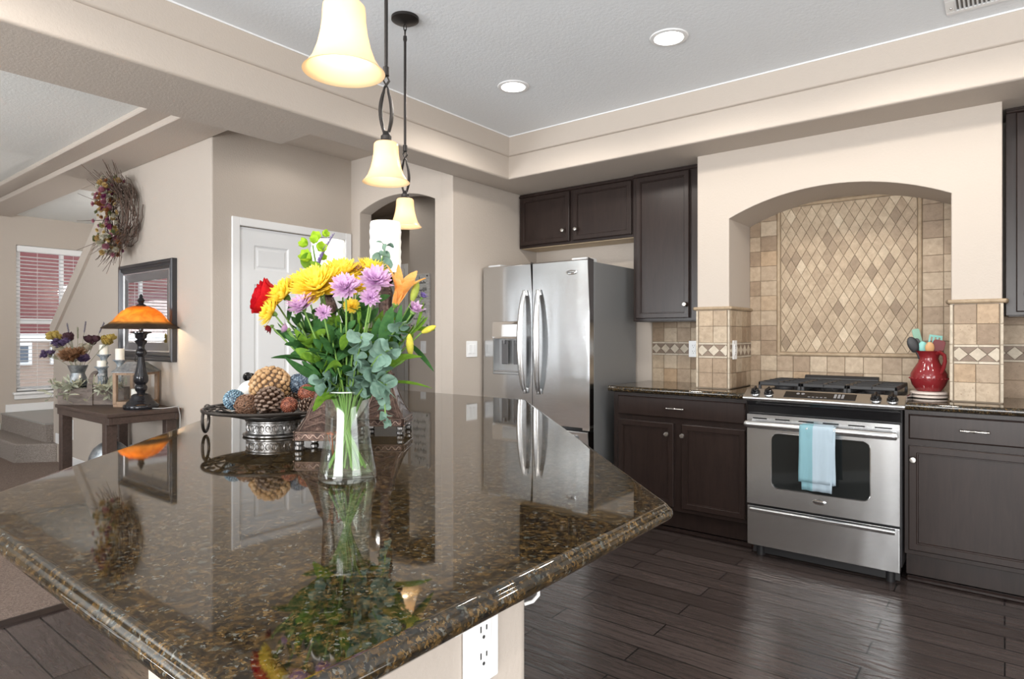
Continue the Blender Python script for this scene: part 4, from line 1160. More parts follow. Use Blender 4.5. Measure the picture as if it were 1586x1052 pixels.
for u, vv, h, ch, lab, labc in ((.02, .035, .375, .075, 'tallest blue grey candlestick at the back of the tote', 'ivory candle on the tallest candlestick of the tote'),
                     (.045, -.03, .285, .045, 'shortest blue grey candlestick beside the tote handle', 'short ivory candle on the shortest candlestick'),
                     (.165, 0, .335, .085, 'blue grey candlestick at the right end of the tote', 'ivory pillar candle on the candlestick next to the mirror')):
    p = tote(u, vv, .013); t = thing('candlestick', lab, 'candlestick', p, 0, 'candlesticks in the tote'); h0 = h-.013
    MB().lathe([(0, 0), (.045, 0), (.045, .012), (.032, .022), (.024, .035), (.021, .06), (.021, h0-.075), (.028, h0-.07), (.026, h0-.06), (.020, h0-.052), (.024, h0-.03), (.036, h0-.012), (.047, h0-.006), (.048, h0), (0, h0)], 24).build('post', CSM, t)
    mb = MB()
    for k in range(8):
        a_ = 2*PI*k/8; mb.cyl((.0215*math.cos(a_), .0215*math.sin(a_), .06), (.0215*math.cos(a_), .0215*math.sin(a_), h0-.078), .004, 6)
    mb.build('fluting', CSM, t)
    t2 = thing('pillar_candle', labc, 'candle', (p[0], p[1], p[2]+h0), 0, 'candles in the tote')
    MB().lathe([(0, 0), (.031, 0), (.031, ch-.004), (.028, ch), (.02, ch-.002), (0, ch-.004)], 24).build('wax', WAX, t2)
    MB().tube([(0, 0, ch-.004), (.001, 0, ch+.008)], .0012, 5).build('wick', BLKM, t2)

# lantern behind the lamp
LANW = woodm('pale lantern wood', (.30, .20, .13), (12, 12, 3), (.7, 1.25), .6)
t = thing('lantern', 'wooden lantern with glass sides and metal roof behind the table lamp', 'lantern', (-5.045, 1.925, TZ), .62)
w_ = .095
B(-w_-.012, w_+.012, -w_-.012, w_+.012, 0, .022, .003).build('base', LANW, t)
mb = MB()
for sx in (-1, 1):
    for sy in (-1, 1): mb.box(sx*w_-.013, sx*w_+.013, sy*w_-.013, sy*w_+.013, .022, .25, .002)
for z0, z1 in ((.022, .04), (.232, .25)):
    for s in (-1, 1):
        mb.box(-w_+.013, w_-.013, s*w_-.01, s*w_+.01, z0, z1); mb.box(s*w_-.01, s*w_+.01, -w_+.013, w_-.013, z0, z1)
mb.build('frame', LANW, t)
mb = MB()
for s in (-1, 1): mb.box(-w_+.013, w_-.013, s*w_-.001, s*w_+.001, .04, .232); mb.box(s*w_-.001, s*w_+.001, -w_+.013, w_-.013, .04, .232)
mb.build('glass_pane', GLASS, t)
e_ = w_+.022; k_ = .045
b = bmesh.new(); lo_ = [b.verts.new((sx*e_, sy*e_, .255)) for sx, sy in ((-1, -1), (1, -1), (1, 1), (-1, 1))]; hi_ = [b.verts.new((sx*k_, sy*k_, .325)) for sx, sy in ((-1, -1), (1, -1), (1, 1), (-1, 1))]
for i in range(4): b.faces.new([lo_[i], lo_[(i+1) % 4], hi_[(i+1) % 4], hi_[i]])
b.faces.new(hi_); b.faces.new(lo_[::-1]); mb = MB(); mb.merge(b); mb.box(-e_, e_, -e_, e_, .25, .256, .002); mb.build('roof', GALV, t, smooth=0)
MB().tube([(0, .02*math.cos(2*PI*k/14), .345+.02*math.sin(2*PI*k/14)) for k in range(14)], .003, 6, closed=True).build('ring', BLKM, t)
tag(MB().lathe([(0, 0), (.035, 0), (.036, .004), (.036, .10), (.03, .104), (0, .102)], 24).build('pillar_candle', WAX, loc=(-5.045, 1.925, TZ+.0225)), 'ivory candle standing inside the wooden lantern', 'candle')

# dried flowers
def petal(L, W, curl=.2, fold=.15, n=5, tipk=.35):
    """flat petal along +X, curling up; returns list of (rows of 3 verts)"""
    rows = []
    for i in range(n+1):
        k = i/n; wd = W*(math.sin(PI*(k*.85+.08))**.8)*(1 if k < .97 else tipk)
        x = L*k; z = curl*L*k*k
        rows.append(((x, -wd/2, z+fold*wd), (x, 0, z), (x, wd/2, z+fold*wd)))
    return rows
def add_petal(b, rows, M):
    V = [[b.verts.new(M @ Vector(p)) for p in r] for r in rows]
    for r, s in zip(V, V[1:]):
        for i in range(2): b.faces.new([r[i], r[i+1], s[i+1], s[i]])
def along(p, d, roll=0.):
    M = Vector(d).normalized().to_track_quat('Z', 'Y').to_matrix().to_4x4() @ Matrix.Rotation(roll, 4, 'Z'); M.translation = Vector(p); return M
def rosette(layers, R_=random):
    """layers: (count, length, width, elevation deg, curl, base height)"""
    b = bmesh.new()
    for cnt, L_, W_, el, cu, bh in layers:
        for i in range(cnt):
            a_ = 2*PI*(i+R_.random()*.5)/cnt; e2 = math.radians(el+R_.uniform(-6, 6)); ll = L_*R_.uniform(.88, 1.08)
            M = Matrix.Translation((0, 0, bh)) @ Matrix.Rotation(a_, 4, 'Z') @ Matrix.Rotation(-e2, 4, 'Y') @ Matrix.Rotation(R_.uniform(-.25, .25), 4, 'X')
            add_petal(b, petal(ll, W_, cu), M)
    me = bpy.data.meshes.new('bloom'); b.to_mesh(me); b.free()
    me.polygons.foreach_set('use_smooth', [True]*len(me.polygons)); return me
def petalmat(name, c, tr=.35, c2=None, rad=.03):
    m = mat(name, c, .6, spec=.2); tn, n, l, b = nt(m)
    v = coords(m); f = noise(m, v, 90, 2); c2 = c2 or tuple(q*.75 for q in c)
    cc = ramp(m, f, [(.3, c2), (.65, c)]); setc(m, cc)
    tl = n.new('ShaderNodeBsdfTranslucent'); l.new(cc, tl.inputs[0]); ms = n.new('ShaderNodeMixShader'); ms.inputs[0].default_value = tr
    l.new(b.outputs[0], ms.inputs[1]); l.new(tl.outputs[0], ms.inputs[2]); l.new(ms.outputs[0], n['Material Output'].inputs[0]); return m
def meshobj(name, me, m, parent, M):
    me = me if not me.materials or me.materials[0] == m else me.copy()
    if not me.materials: me.materials.append(m)
    elif me.materials[0] != m: me.materials[0] = m
    o = bpy.data.objects.new(name, me); COL.objects.link(o); o.parent = parent; o.matrix_local = M; return o
rd_ = random.Random(11)
PURD = petalmat('dried purple', (.21, .15, .29)); YELD = petalmat('dried yellow', (.62, .47, .14)); BRND = petalmat('dried russet', (.36, .20, .11)); DKD = petalmat('dried dark rose', (.12, .06, .075)); CRD = petalmat('dried cream', (.66, .60, .48)); STMD = mat('dried stem', (.26, .26, .17), .8); LAVD = petalmat('dried lavender', (.26, .24, .30)); SAGE = petalmat('pale sage leaves', (.42, .45, .35), .3, (.58, .58, .48))
small = rosette([(10, .022, .010, 15, .3, 0), (8, .018, .009, 45, .2, .002), (5, .012, .008, 70, .1, .004)], rd_)
ros = rosette([(7, .03, .024, 30, .5, 0), (6, .026, .022, 55, .35, .004), (5, .02, .018, 75, .2, .008)], rd_)
clus = rosette([(16, .05, .012, 55, -.3, 0), (14, .045, .012, 75, .2, .0), (10, .04, .012, 35, .2, .005)], rd_)
mouth = Vector((CANP[0], CANP[1], CANP[2]+.26))
RGT = Vector((math.cos(YAW), math.sin(YAW), 0)); FWD = Vector((-math.sin(YAW), math.cos(YAW), 0))
def dried(lab, u, dpt, h, kind, m, sc=1., nb=1, spread=.03):
    base = Vector((CANP[0]+u*.12, CANP[1]+u*.08, CANP[2]+.02)); base = Vector(CANP)+RGT*u*.12+Vector((0, 0, .02))
    t = thing('dried_flower', lab, 'dried flower', base, 0, 'dried flowers in the milk can')
    head = Vector(CANP)+RGT*u+FWD*dpt+Vector((0, 0, h)); nk = mouth+RGT*u*.22+FWD*dpt*.2
    pts = [Vector((0, 0, 0)), nk-base, (nk-base)*.45+(head-base)*.55+Vector((0, 0, .008)), head-base]
    MB().tube(pts, [.0022, .002, .0018, .0016], 6).build('stem', STMD, t)
    d = (head-nk).normalized()
    if kind == 'spike':
        mb = MB(); b = bmesh.new()
        for i in range(46):
            k = i/46; a_ = i*2.4; p = head-base+d*(-.02+.085*k); rr2 = .007*(1-k*.6)*sc
            add_petal(b, petal(.012*sc, .005, .2), Matrix.Translation(p) @ along((0, 0, 0), d) @ Matrix.Rotation(a_, 4, 'Z') @ Matrix.Rotation(-.8, 4, 'Y'))
        mb.merge(b); mb.tube([head-base-d*.02, head-base+d*.065], .0018, 5); mb.build('bloom', m, t); return
    for i in range(nb):
        off_ = Vector((rd_.uniform(-1, 1), rd_.uniform(-1, 1), rd_.uniform(-.6, .6)))*(spread if nb > 1 else 0)
        p = head-base+off_
        if nb > 1: MB().tube([pts[2], p], .0011, 5).build('side_stem', STMD, t)
        dd = (d+Vector((rd_.uniform(-.3, .3), rd_.uniform(-.6, 0), .2))).normalized()
        meshobj('bloom', {'small': small, 'rose': ros, 'cluster': clus}[kind], m, t, along(p, dd, rd_.random()*6) @ Matrix.Scale(sc*1.15, 4))
dried('pale yellow dried flower at the far left of the milk can', -.19, .02, .49, 'rose', YELD, 1.2, 8, .035)
dried('yellow dried blooms at the right of the milk can bunch', .22, .02, .455, 'rose', YELD, 1.35, 10, .04)
dried('dark purple dried statice on the left of the bunch', -.10, -.03, .44, 'small', PURD, 1.3, 15, .04)
dried('purple dried sprig hanging low at the left of the bunch', -.19, -.04, .36, 'small', PURD, 1.1, 15, .035)
dried('dark dried rose at the upper left centre of the bunch', -.06, .02, .475, 'rose', DKD, 1.3, 6, .03)
dried('dark dried rose at the right centre of the bunch', .10, .0, .445, 'rose', DKD, 1.5, 6, .025)
dried('russet dried hydrangea in the centre of the bunch', .01, -.05, .33, 'cluster', BRND, 1.35, 13, .04)
dried('small purple dried cluster low at the right of the bunch', .075, -.05, .33, 'small', PURD, 1.2, 13, .028)
dried('cream dried flower on the left behind the purple statice', -.15, .02, .41, 'rose', CRD, 1.1, 8, .03)
dried('cream dried flower at the right beside the dark rose', .06, .0, .40, 'rose', CRD, 1.0, 8, .03)
dried('dried lavender spike rising at the left of the bunch', -.09, .03, .53, 'spike', LAVD, 1.2)
dried('dried lavender spike rising in the middle of the bunch', .03, .03, .545, 'spike', LAVD, 1.2)
dried('tall dried lavender spike leaning right of the bunch', .15, .03, .54, 'spike', LAVD, 1.2)
dried('pale dried spike in the centre of the bunch', -.015, .02, .50, 'spike', STMD, 1.2)

# greenery spilling over the tote
for lab, (u0, v0), sd in (('pale sage greenery spilling over the left end of the tote', (-.17, -.05), 3), ('pale sage greenery between the handle and the lantern', (.13, -.04), 5)):
    r2 = random.Random(sd); t = thing('greenery', lab, 'greenery', tote(u0, v0, .10), URZ, 'greenery in the tote'); b = bmesh.new(); mb = MB()
    for i in range(24):
        x = r2.uniform(-.09, .10); y = r2.uniform(-.03, .04); tip = Vector((x*1.5, y-.095 if i % 3 else y+.02, r2.uniform(-.03, .085) if i % 4 else -.06))
        pts = [Vector((x*.5, y*.5, 0)), Vector((x, y-.03, .04)), tip]
        mb.tube(pts, .0015, 5)
        for k in range(6):
            q = k/5; p = pts[0].lerp(pts[1], min(1, q*2)) if q < .5 else pts[1].lerp(pts[2], q*2-1)
            add_petal(b, petal(r2.uniform(.05, .075), .018, r2.uniform(-.2, .2)), along(p, (r2.uniform(-1, 1), r2.uniform(-1, .2), r2.uniform(.1, .9)), r2.random()*6) @ Matrix.Rotation(-.9, 4, 'Y'))
    mb.build('stem', STMD, t); m2 = MB(); m2.merge(b); m2.build('leaves', SAGE, t)

# round metal jug under the table
t = thing('metal_jug', 'round dark metal jug on the lower shelf of the console table', 'jug', (-5.25, 1.82, .146))
MB().lathe([(0, 0), (.07, 0), (.072, .012), (.105, .05), (.132, .10), (.140, .155), (.132, .21), (.108, .262), (.070, .298), (.045, .31), (.045, .33), (.052, .335), (0, .335)], 36).build('body', GALV, t)
MB().tube([(.141*math.cos(a_), .141*math.sin(a_), .155) for a_ in [2*PI*i/40 for i in range(40)]], .005, 8, closed=True).build('band', BLKM, t)

# mirror on the stair wall
MIRF = mat('black silver frame', (.06, .06, .065), .28, .5)
MX0, MX1, MZ0, MZ1 = -5.735, -4.752, 1.055, 1.815
t = thing('wall_mirror', 'rectangular wall mirror in a black and silver frame behind the table lamp', 'mirror', ((MX0+MX1)/2, YW-.001, (MZ0+MZ1)/2))
hw, hh = (MX1-MX0)/2, (MZ1-MZ0)/2
def frame_ring(prof, name, m):
    b = bmesh.new(); rings = []
    for d, y in prof: rings.append([b.verts.new(p) for p in ((-hw+d, -y, -hh+d), (hw-d, -y, -hh+d), (hw-d, -y, hh-d), (-hw+d, -y, hh-d))])
    for A_, C_ in zip(rings, rings[1:]):
        for i in range(4): b.faces.new([A_[i], A_[(i+1) % 4], C_[(i+1) % 4], C_[i]])
    mb = MB(); mb.merge(b); return mb.build(name, m, t, smooth=0)
frame_ring([(0, 0), (0, .034), (.010, .040), (.022, .040), (.030, .028), (.036, .028), (.046, .034), (.056, .026), (.060, .020), (.066, .020)], 'outer_frame', MIRF)
frame_ring([(.066, .020), (.070, .024), (.078, .024), (.082, .018)], 'silver_bead', mat('silver leaf', (.62, .62, .63), .25, .9))
frame_ring([(.082, .018), (.135, .012), (.140, .010)], 'inner_frame', mat('brushed pewter', (.26, .27, .28), .3, .85))
MIRG = mat('mirror silver', (.9, .91, .92), .01, 1.)
B(-hw+.138, hw-.138, -.010, -.004, -hh+.138, hh-.138).build('glass', MIRG, t)
B(-hw+.01, hw-.01, -.004, 0, -hh+.01, hh-.01).build('backing', BLKM, t)

# twig wreath
TWIG = mat('dark twigs', (.10, .065, .05), .85)
rw = random.Random(21); t = thing('wreath', 'dried twig wreath with pink and yellow flowers on the stair wall', 'wreath', (-5.55, YW-.002, 2.20))
mb = MB()
for i in range(150):
    a0 = rw.random()*2*PI; ln = rw.uniform(.7, 1.7); r0 = rw.uniform(.09, .225); r1 = r0+rw.uniform(-.05, .07); y0 = rw.uniform(-.15, -.012)
    pts = [((r0+(r1-r0)*k/5)*1.02*math.cos(a0+ln*k/5), y0+rw.uniform(-.01, .01), (r0+(r1-r0)*k/5)*1.15*math.sin(a0+ln*k/5)) for k in range(6)]
    mb.tube(pts, rw.uniform(.002, .0038), 5)
for i in range(90):
    top = i % 2 == 0
    a0 = rw.gauss(PI*.55, .4) if top else rw.gauss(-PI*.5, .7); r0 = rw.uniform(.12, .2); ln = rw.uniform(.14, .30)
    d = Vector((math.cos(a0)+rw.uniform(-.5, .5), rw.uniform(-1.1, -.25), math.sin(a0)*1.1+rw.uniform(-.3, .3))).normalized()
    p = Vector((r0*math.cos(a0), rw.uniform(-.12, -.05), r0*1.15*math.sin(a0)))
    mb.tube([p, p+d*ln*.5+Vector((rw.uniform(-.02, .02), 0, 0)), p+d*ln+Vector((rw.uniform(-.02, .02), 0, 0))], [.0032, .0024, .0014], 5)
mb.build('twig_ring', TWIG, t)
WCOL = [petalmat('dried magenta', (.30, .07, .17)), petalmat('dried pink', (.50, .22, .28)), petalmat('dried straw yellow', (.68, .50, .22)), petalmat('dried ivory', (.70, .66, .55)), petalmat('dried olive', (.22, .25, .11)), petalmat('dried rust', (.36, .15, .06))]
for i in range(190):
    a0 = rw.uniform(.36*PI, 1.68*PI); r0 = .24*math.sqrt(rw.random())
    p = Vector((r0*math.cos(a0)*.8-.02, rw.uniform(-.21, -.07), r0*1.3*math.sin(a0)))
    d = Vector((math.cos(a0)*.5+rw.uniform(-.4, .4)+.6, -1, math.sin(a0)*.5+rw.uniform(-.4, .4)))
    meshobj('bloom', rw.choice((small, small, small, ros)), WCOL[rw.choice((0, 1, 1, 2, 2, 2, 2, 3, 3, 3, 3, 4, 4, 5))], t, along(p, d, rw.random()*6) @ Matrix.Scale(rw.uniform(.85, 1.5), 4))

# return-air grille at the foot of the stair wall
t = thing('wall_vent', 'white return air grille low on the stair wall beside the steps', 'vent', (-7.05, YW-.0005, .36))
mb = MB(); mb.box(-.155, .155, -.012, 0, -.095, -.07, .002); mb.box(-.155, .155, -.012, 0, .07, .095, .002); mb.box(-.155, -.125, -.012, 0, -.07, .07, .002); mb.box(.125, .155, -.012, 0, -.07, .07, .002); mb.box(-.012, .012, -.012, 0, -.07, .07)
mb.build('frame', WHITE, t)
mb = MB()
for i in range(13): mb.box(-.125, .125, -.009, -.001, -.066+i*.0105, -.061+i*.0105)
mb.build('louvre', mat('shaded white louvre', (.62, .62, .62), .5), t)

# ================================================================== ON THE ISLAND: BOWL AND CANDLE HOLDERS
IT = .9182
PEW = mat('antique pewter', (.20, .19, .185), .3, .9)
v = coords(PEW); setc(PEW, ramp(PEW, noise(PEW, v, 70, 3), [(.35, (.08, .075, .07)), (.65, (.34, .33, .325))])); 
BX, BY = -1.931, 1.166
t = thing('pedestal_bowl', 'pierced pewter pedestal bowl with ring handles full of decorative balls', 'bowl', (BX, BY, IT), YAW)
MB().lathe([(0, 0), (.098, 0), (.102, .003), (.102, .007), (.094, .009), (.0905, .012), (.0905, .046), (.094, .049), (.094, .053), (.086, .056), (0, .056)], 48).build('pedestal', PEW, t)
mb = MB()
for k in range(30):
    a_ = 2*PI*k/30; M = Matrix.Rotation(a_, 4, 'Z') @ Matrix.Translation((.0905, 0, .029)) @ Matrix.Rotation(PI/2, 4, 'Y')
    mb.tube([(.010*math.cos(q*PI/4), .007*math.sin(q*PI/4), 0) for q in range(8)], .0016, 5, M=M, closed=True)
    for dz in (-.011, .011): mb.ball((dz, .0095, 0), .0022, 6, 4, M=M)
mb.build('pierced_band', PEW, t)
# openwork dish: rim, rings and scrolls
DARKM = mat('dark bronze openwork', (.055, .047, .042), .35, .8)
mb = MB(); cir = lambda r, z, n=48: [(r*math.cos(2*PI*i/n), r*math.sin(2*PI*i/n), z) for i in range(n)]
mb.tube(cir(.222, .090, 64), .0055, 8, closed=True); mb.tube(cir(.185, .083, 56), .003, 6, closed=True); mb.tube(cir(.092, .056), .005, 6, closed=True); mb.tube(cir(.135, .070), .003, 6, closed=True)
def dz(r): return .056+(.090-.056)*((r-.09)/.132)**.8 if r > .09 else .056
for k in range(22):
    a0 = 2*PI*k/22; s = 1 if k % 2 else -1
    pts = [];
    for q in range(13):
        r = .093+.127*q/12; an = a0+s*.16*math.sin(PI*1.6*q/12); pts.append((r*math.cos(an), r*math.sin(an), dz(r)))
    mb.tube(pts, .0042, 6)
    c_ = (.203*math.cos(a0+.14), .203*math.sin(a0+.14), .087); mb.tube([(c_[0]+.012*math.cos(q*PI/5), c_[1]+.012*math.sin(q*PI/5), .087) for q in range(10)], .003, 5, closed=True)
mb.build('openwork_dish', DARKM, t)
MB().lathe([(0, .0555), (.095, .0565), (.135, .0665), (.155, .0715), (.155, .0735), (.13, .069), (.09, .0590), (0, .0580)], 40).build('liner', mat('bowl liner dark', (.03, .027, .025), .4, .7), t)
for s in (-1, 1):
    mb = MB(); x = s*.229
    mb.tube([(x+s*.010*math.cos(q*PI/5), 0, .088+.010*math.sin(q*PI/5)) for q in range(10)], .003, 6, closed=True)
    mb.tube([(x+s*.006, .022*math.cos(q*PI/9), .047+.040*math.sin(q*PI/9)) for q in range(18)], .0052, 8, closed=True)
    mb.build('ring_handle', DARKM, t)
def bowl(u, d, h): return Vector((BX, BY, IT))+RGT*u+FWD*d+Vector((0, 0, h))
# balls. 1 px in the photo is about 2.15 mm here
def nugget_ball(name, label, p, r, m, n, size, sq=1., under=None, group='decorative balls in the pewter bowl', seed=1):
    q = random.Random(seed); t = thing(name, label, 'decorative ball', p, 0, group)
    MB().ball((0, 0, 0), r-size*.35, 24, 14).build('core', under or m, t)
    b = MB(); ga = PI*(3-math.sqrt(5))
    for i in range(n):
        z = 1-2*(i+.5)/n; rr2 = math.sqrt(1-z*z); a_ = ga*i
        d = Vector((rr2*math.cos(a_), rr2*math.sin(a_), z)); M = along(d*(r-size*.35), d, q.random()*6)
        s1, s2 = size*q.uniform(.75, 1.2), size*q.uniform(.75, 1.2)
        mm = M @ Matrix.Rotation(q.uniform(-.3, .3), 4, 'X')
        if sq: b.box(-s1/2, s1/2, -s2/2, s2/2, -size*.3, size*q.uniform(.2, .5), size*.22, 1, M=mm)
        else: b.ball((0, 0, 0), size*.5, 7, 5, (1, 1, .8), M=mm)
    b.build('chips', m, t, smooth=50); return t
CORK = mat('tan wood chips', (.52, .30, .13), .7); v = coords(CORK); setc(CORK, ramp(CORK, noise(CORK, v, 55, 3), [(.3, (.22, .12, .055)), (.5, (.42, .25, .115)), (.7, (.50, .36, .22))]))
CORKD = mat('dark gap', (.10, .06, .035), .9)
BLUEB = mat('blue mosaic beads', (.10, .22, .30), .35); v = coords(BLUEB); setc(BLUEB, ramp(BLUEB, noise(BLUEB, v, 120, 2), [(.35, (.03, .07, .11)), (.5, (.12, .24, .32)), (.66, (.45, .58, .64))]))
NAVYB = mat('slate beads', (.07, .10, .14), .35); v = coords(NAVYB); setc(NAVYB, ramp(NAVYB, noise(NAVYB, v, 120, 2), [(.35, (.02, .03, .05)), (.55, (.08, .12, .17)), (.7, (.36, .42, .48))]))
RUSTB = mat('rust red seeds', (.19, .05, .025), .5); v = coords(RUSTB); setc(RUSTB, ramp(RUSTB, noise(RUSTB, v, 130, 2), [(.35, (.08, .02, .012)), (.6, (.28, .08, .04)), (.7, (.42, .2, .13))]))
nugget_ball('wood_chip_ball', 'large tan ball of wood chips on top of the bowl', bowl(-.022, .02, .158), .0705, CORK, 150, .0165, 1., CORKD)
nugget_ball('bead_ball', 'pale blue beaded ball at the left edge of the bowl', bowl(-.125, -.03, .118), .035, BLUEB, 230, .0062, 0., NAVYB)
nugget_ball('bead_ball', 'slate blue beaded ball right of the tan wood chip ball', bowl(.063, .045, .163), .038, NAVYB, 260, .0066, 0., NAVYB)
nugget_ball('seed_ball', 'small rust red seed ball beside the pinecone at the front of the bowl', bowl(.082, -.10, .108), .027, RUSTB, 260, .0048, 0., RUSTB)
nugget_ball('seed_ball', 'rust brown seed ball higher up near the flower vase', bowl(.118, -.03, .140), .031, RUSTB, 260, .0052, 0., RUSTB)
t = thing('white_ball', 'smooth white ball behind the tan wood chip ball', 'decorative ball', bowl(-.112, .075, .128), 0, 'decorative balls in the pewter bowl')
MB().ball((0, 0, 0), .048, 28, 16).build('shell', mat('white plaster', (.78, .76, .73), .6), t)
TW2 = mat('reddish twigs', (.19, .10, .06), .7)
q = random.Random(5); t = thing('twig_ball', 'ball of loose brown twigs between the pale blue ball and the pinecone', 'decorative ball', bowl(-.062, -.08, .104), 0, 'decorative balls in the pewter bowl'); mb = MB()
for i in range(34):
    ax = Vector((q.uniform(-1, 1), q.uniform(-1, 1), q.uniform(-1, 1))).normalized(); M = along((0, 0, 0), ax); r = .036*q.uniform(.85, 1.05); o_ = q.uniform(-.012, .012)
    mb.tube([(r*math.cos(2*PI*k/18), r*math.sin(2*PI*k/18), o_+.004*math.sin(3*k)) for k in range(18)], .0014, 5, M=M, closed=True)
mb.build('twigs', TW2, t)
CONE = mat('pinecone scale', (.085, .045, .028), .55); v = coords(CONE)
CONET = mat('pinecone scale tip', (.17, .115, .085), .6)
def pinecone(label, p, axis, L, Rm, n, group='pinecones in the pewter bowl'):
    t = thing('pinecone', label, 'pinecone', p, 0, group)
    M0 = along((0, 0, 0), axis); mb = MB(); mb.lathe([(0, 0), (Rm*.35, L*.1), (Rm*.42, L*.4), (Rm*.2, L*.85), (0, L*.95)], 14, M=M0); b = bmesh.new(); tips = MB(); ga = PI*(3-math.sqrt(5))
    for i in range(n):
        k = (i+.5)/n; z = L*(.02+.92*k); rr2 = Rm*(math.sin(PI*(.18+.78*k))**.8); W = Rm*.50*(1-.45*k); ln = max(.006, rr2*.72)
        Mi = M0 @ Matrix.Rotation(ga*i, 4, 'Z') @ Matrix.Translation((rr2*.30, 0, z)) @ Matrix.Rotation(-math.radians(-6+62*k), 4, 'Y')
        th = Rm*.05
        A_ = [(0, -W*.25), (ln*.6, -W*.46), (ln*.92, -W*.40), (ln, 0), (ln*.92, W*.40), (ln*.6, W*.46), (0, W*.25)]
        mb.prism([(x, y) for x, y in A_], -th, th, 'Z', M=Mi)
        tips.prism([(ln*.86, -W*.36), (ln*.94, -W*.36), (ln*1.03, 0), (ln*.94, W*.36), (ln*.86, W*.36)], -th*1.3, th*1.7, 'Z', M=Mi)
    mb.build('scales', CONE, t, smooth=0); tips.build('scale_tips', CONET, t, smooth=0)
pinecone('large open pinecone leaning on the tan ball at the front of the bowl', bowl(.022, -.105, .085), FWD*.35+Vector((0, 0, 1))-RGT*.12, .082, .048, 90)
pinecone('small pinecone at the right front of the bowl beside the rust ball', bowl(.118, -.10, .098), RGT*.9+Vector((0, 0, .35)), .055, .026, 56)
pinecone('pinecone lying behind the rust seed ball in the bowl', bowl(.03, .0, .10), RGT*.6+FWD*.5+Vector((0, 0, .5)), .055, .028, 50)

COPP = mat('hammered copper brown', (.13, .075, .055), .38, .75)
v = coords(COPP); f = noise(COPP, v, 160, 2, .5); setc(COPP, ramp(COPP, noise(COPP, v, 60, 3), [(.35, (.026, .016, .013)), (.6, (.068, .040, .031)), (.75, (.14, .095, .075))])); bump(COPP, f, .6, .003)
CWAX = mat('white wax', (.93, .92, .86), .5); nt(CWAX)[3].inputs['Subsurface Weight'].default_value = .3; nt(CWAX)[3].inputs['Subsurface Radius'].default_value = (.03, .025, .015)
v = coords(CWAX); bump(CWAX, noise(CWAX, v, 45, 3), .35, .006)
def holder(label, x, y, h, hw, ch, cr, clabel):
    t = thing('candle_holder', label, 'candle holder', (x, y, IT), YAW-.04, 'copper candle holders on the island')
    # square flared base by rings
    b = bmesh.new(); rings = []
    def sq(r, z, c=.12): 
        k = r*(1-c); return [b.verts.new((px, py, z)) for px, py in ((-k, -r), (k, -r), (r, -k), (r, k), (k, r), (-k, r), (-r, k), (-r, -k))]
    for r, z in ((hw, .030), (hw, .054), (hw*.93, .058), (hw*.80, .074), (hw*.66, .096), (hw*.53, .122), (hw*.43, .150), (hw*.36, .178), (hw*.33, .190)): rings.append(sq(r, z, .10))
    for A_, C_ in zip(rings, rings[1:]):
        for i in range(8): b.faces.new([A_[i], A_[(i+1) % 8], C_[(i+1) % 8], C_[i]])
    b.faces.new(rings[0][::-1]); b.faces.new(rings[-1]); mb = MB(); mb.merge(b); base = mb.build('flared_base', COPP, t, smooth=0)
    mb = MB()
    for k in range(4):
        M = Matrix.Rotation(k*PI/2, 4, 'Z'); pts = []
        for i in range(37): xx = -hw*.88+2*hw*.88*i/36; pts.append((xx, -hw-.0005, .042+.0055*math.sin(i*PI/3)))
        mb.tube(pts, .0016, 5, M=M)
        for z in (.031, .0535): mb.tube([(-hw*.9, -hw, z), (hw*.9, -hw, z)], .0018, 6, M=M)
        for s in (-1, 1): mb.tube([(s*hw*.78, -hw*.93, .058), (s*hw*.55, -hw*.66, .096), (s*hw*.35, -hw*.43, .15)], .0012, 5, M=M)
        for q_ in range(3):
            z = .066+q_*.022; r = hw*(.86-.13*q_); mb.tube([(-r*.7, -r-.001, z), (0, -r*.86, z+.016), (r*.7, -r-.001, z)], .001, 5, M=M)
    mb.build('zigzag_trim', mat('worn copper trim', (.17, .12, .095), .35, .8), base)
    for sx in (-1, 1):
        for sy in (-1, 1): MB().lathe([(0, 0), (.009, 0), (.0125, .004), (.0125, .012), (.008, .016), (.0115, .019), (.0115, .026), (.006, .0305), (0, .0305)], 16, c=(sx*(hw-.014), sy*(hw-.014), 0)).build('ball_foot', PEW, t)
    r0 = hw*.33
    MB().lathe([(0, .19), (r0*1.15, .19), (r0*1.2, .198), (r0*.8, .208), (r0*.62, .225), (r0*.9, h-.09), (r0*1.05, h-.07), (r0*.8, h-.052), (r0*.6, h-.04), (r0*1.3, h-.018), (cr*1.05, h-.008), (cr*1.12, h-.004), (cr*1.12, h), (0, h)], 28).build('column', COPP, t)
    t2 = thing('pillar_candle', clabel, 'candle', (x, y, IT+h), 0, 'white pillar candles on the island')
    pr_ = [(0, 0), (cr, 0)]+[(cr+.0012*math.sin(k*2.1), ch*k/16) for k in range(1, 16)]+[(cr-.003, ch), (cr*.8, ch-.003), (0, ch-.006)]
    MB().lathe(pr_, 40).build('wax', CWAX, t2); MB().tube([(0, 0, ch-.007), (.001, 0, ch+.004), (.004, 0, ch+.010)], .0014, 5).build('wick', BLKM, t2)
holder('copper candle holder between the pewter bowl and the flower vase', -1.587, 1.131, .485, .078, .130, .049, 'white pillar candle left, in front of the white pantry door')
holder('copper candle holder behind the flower vase on the right', -1.678, 1.428, .545, .080, .177, .053, 'white pillar candle right, in front of the arched doorway')

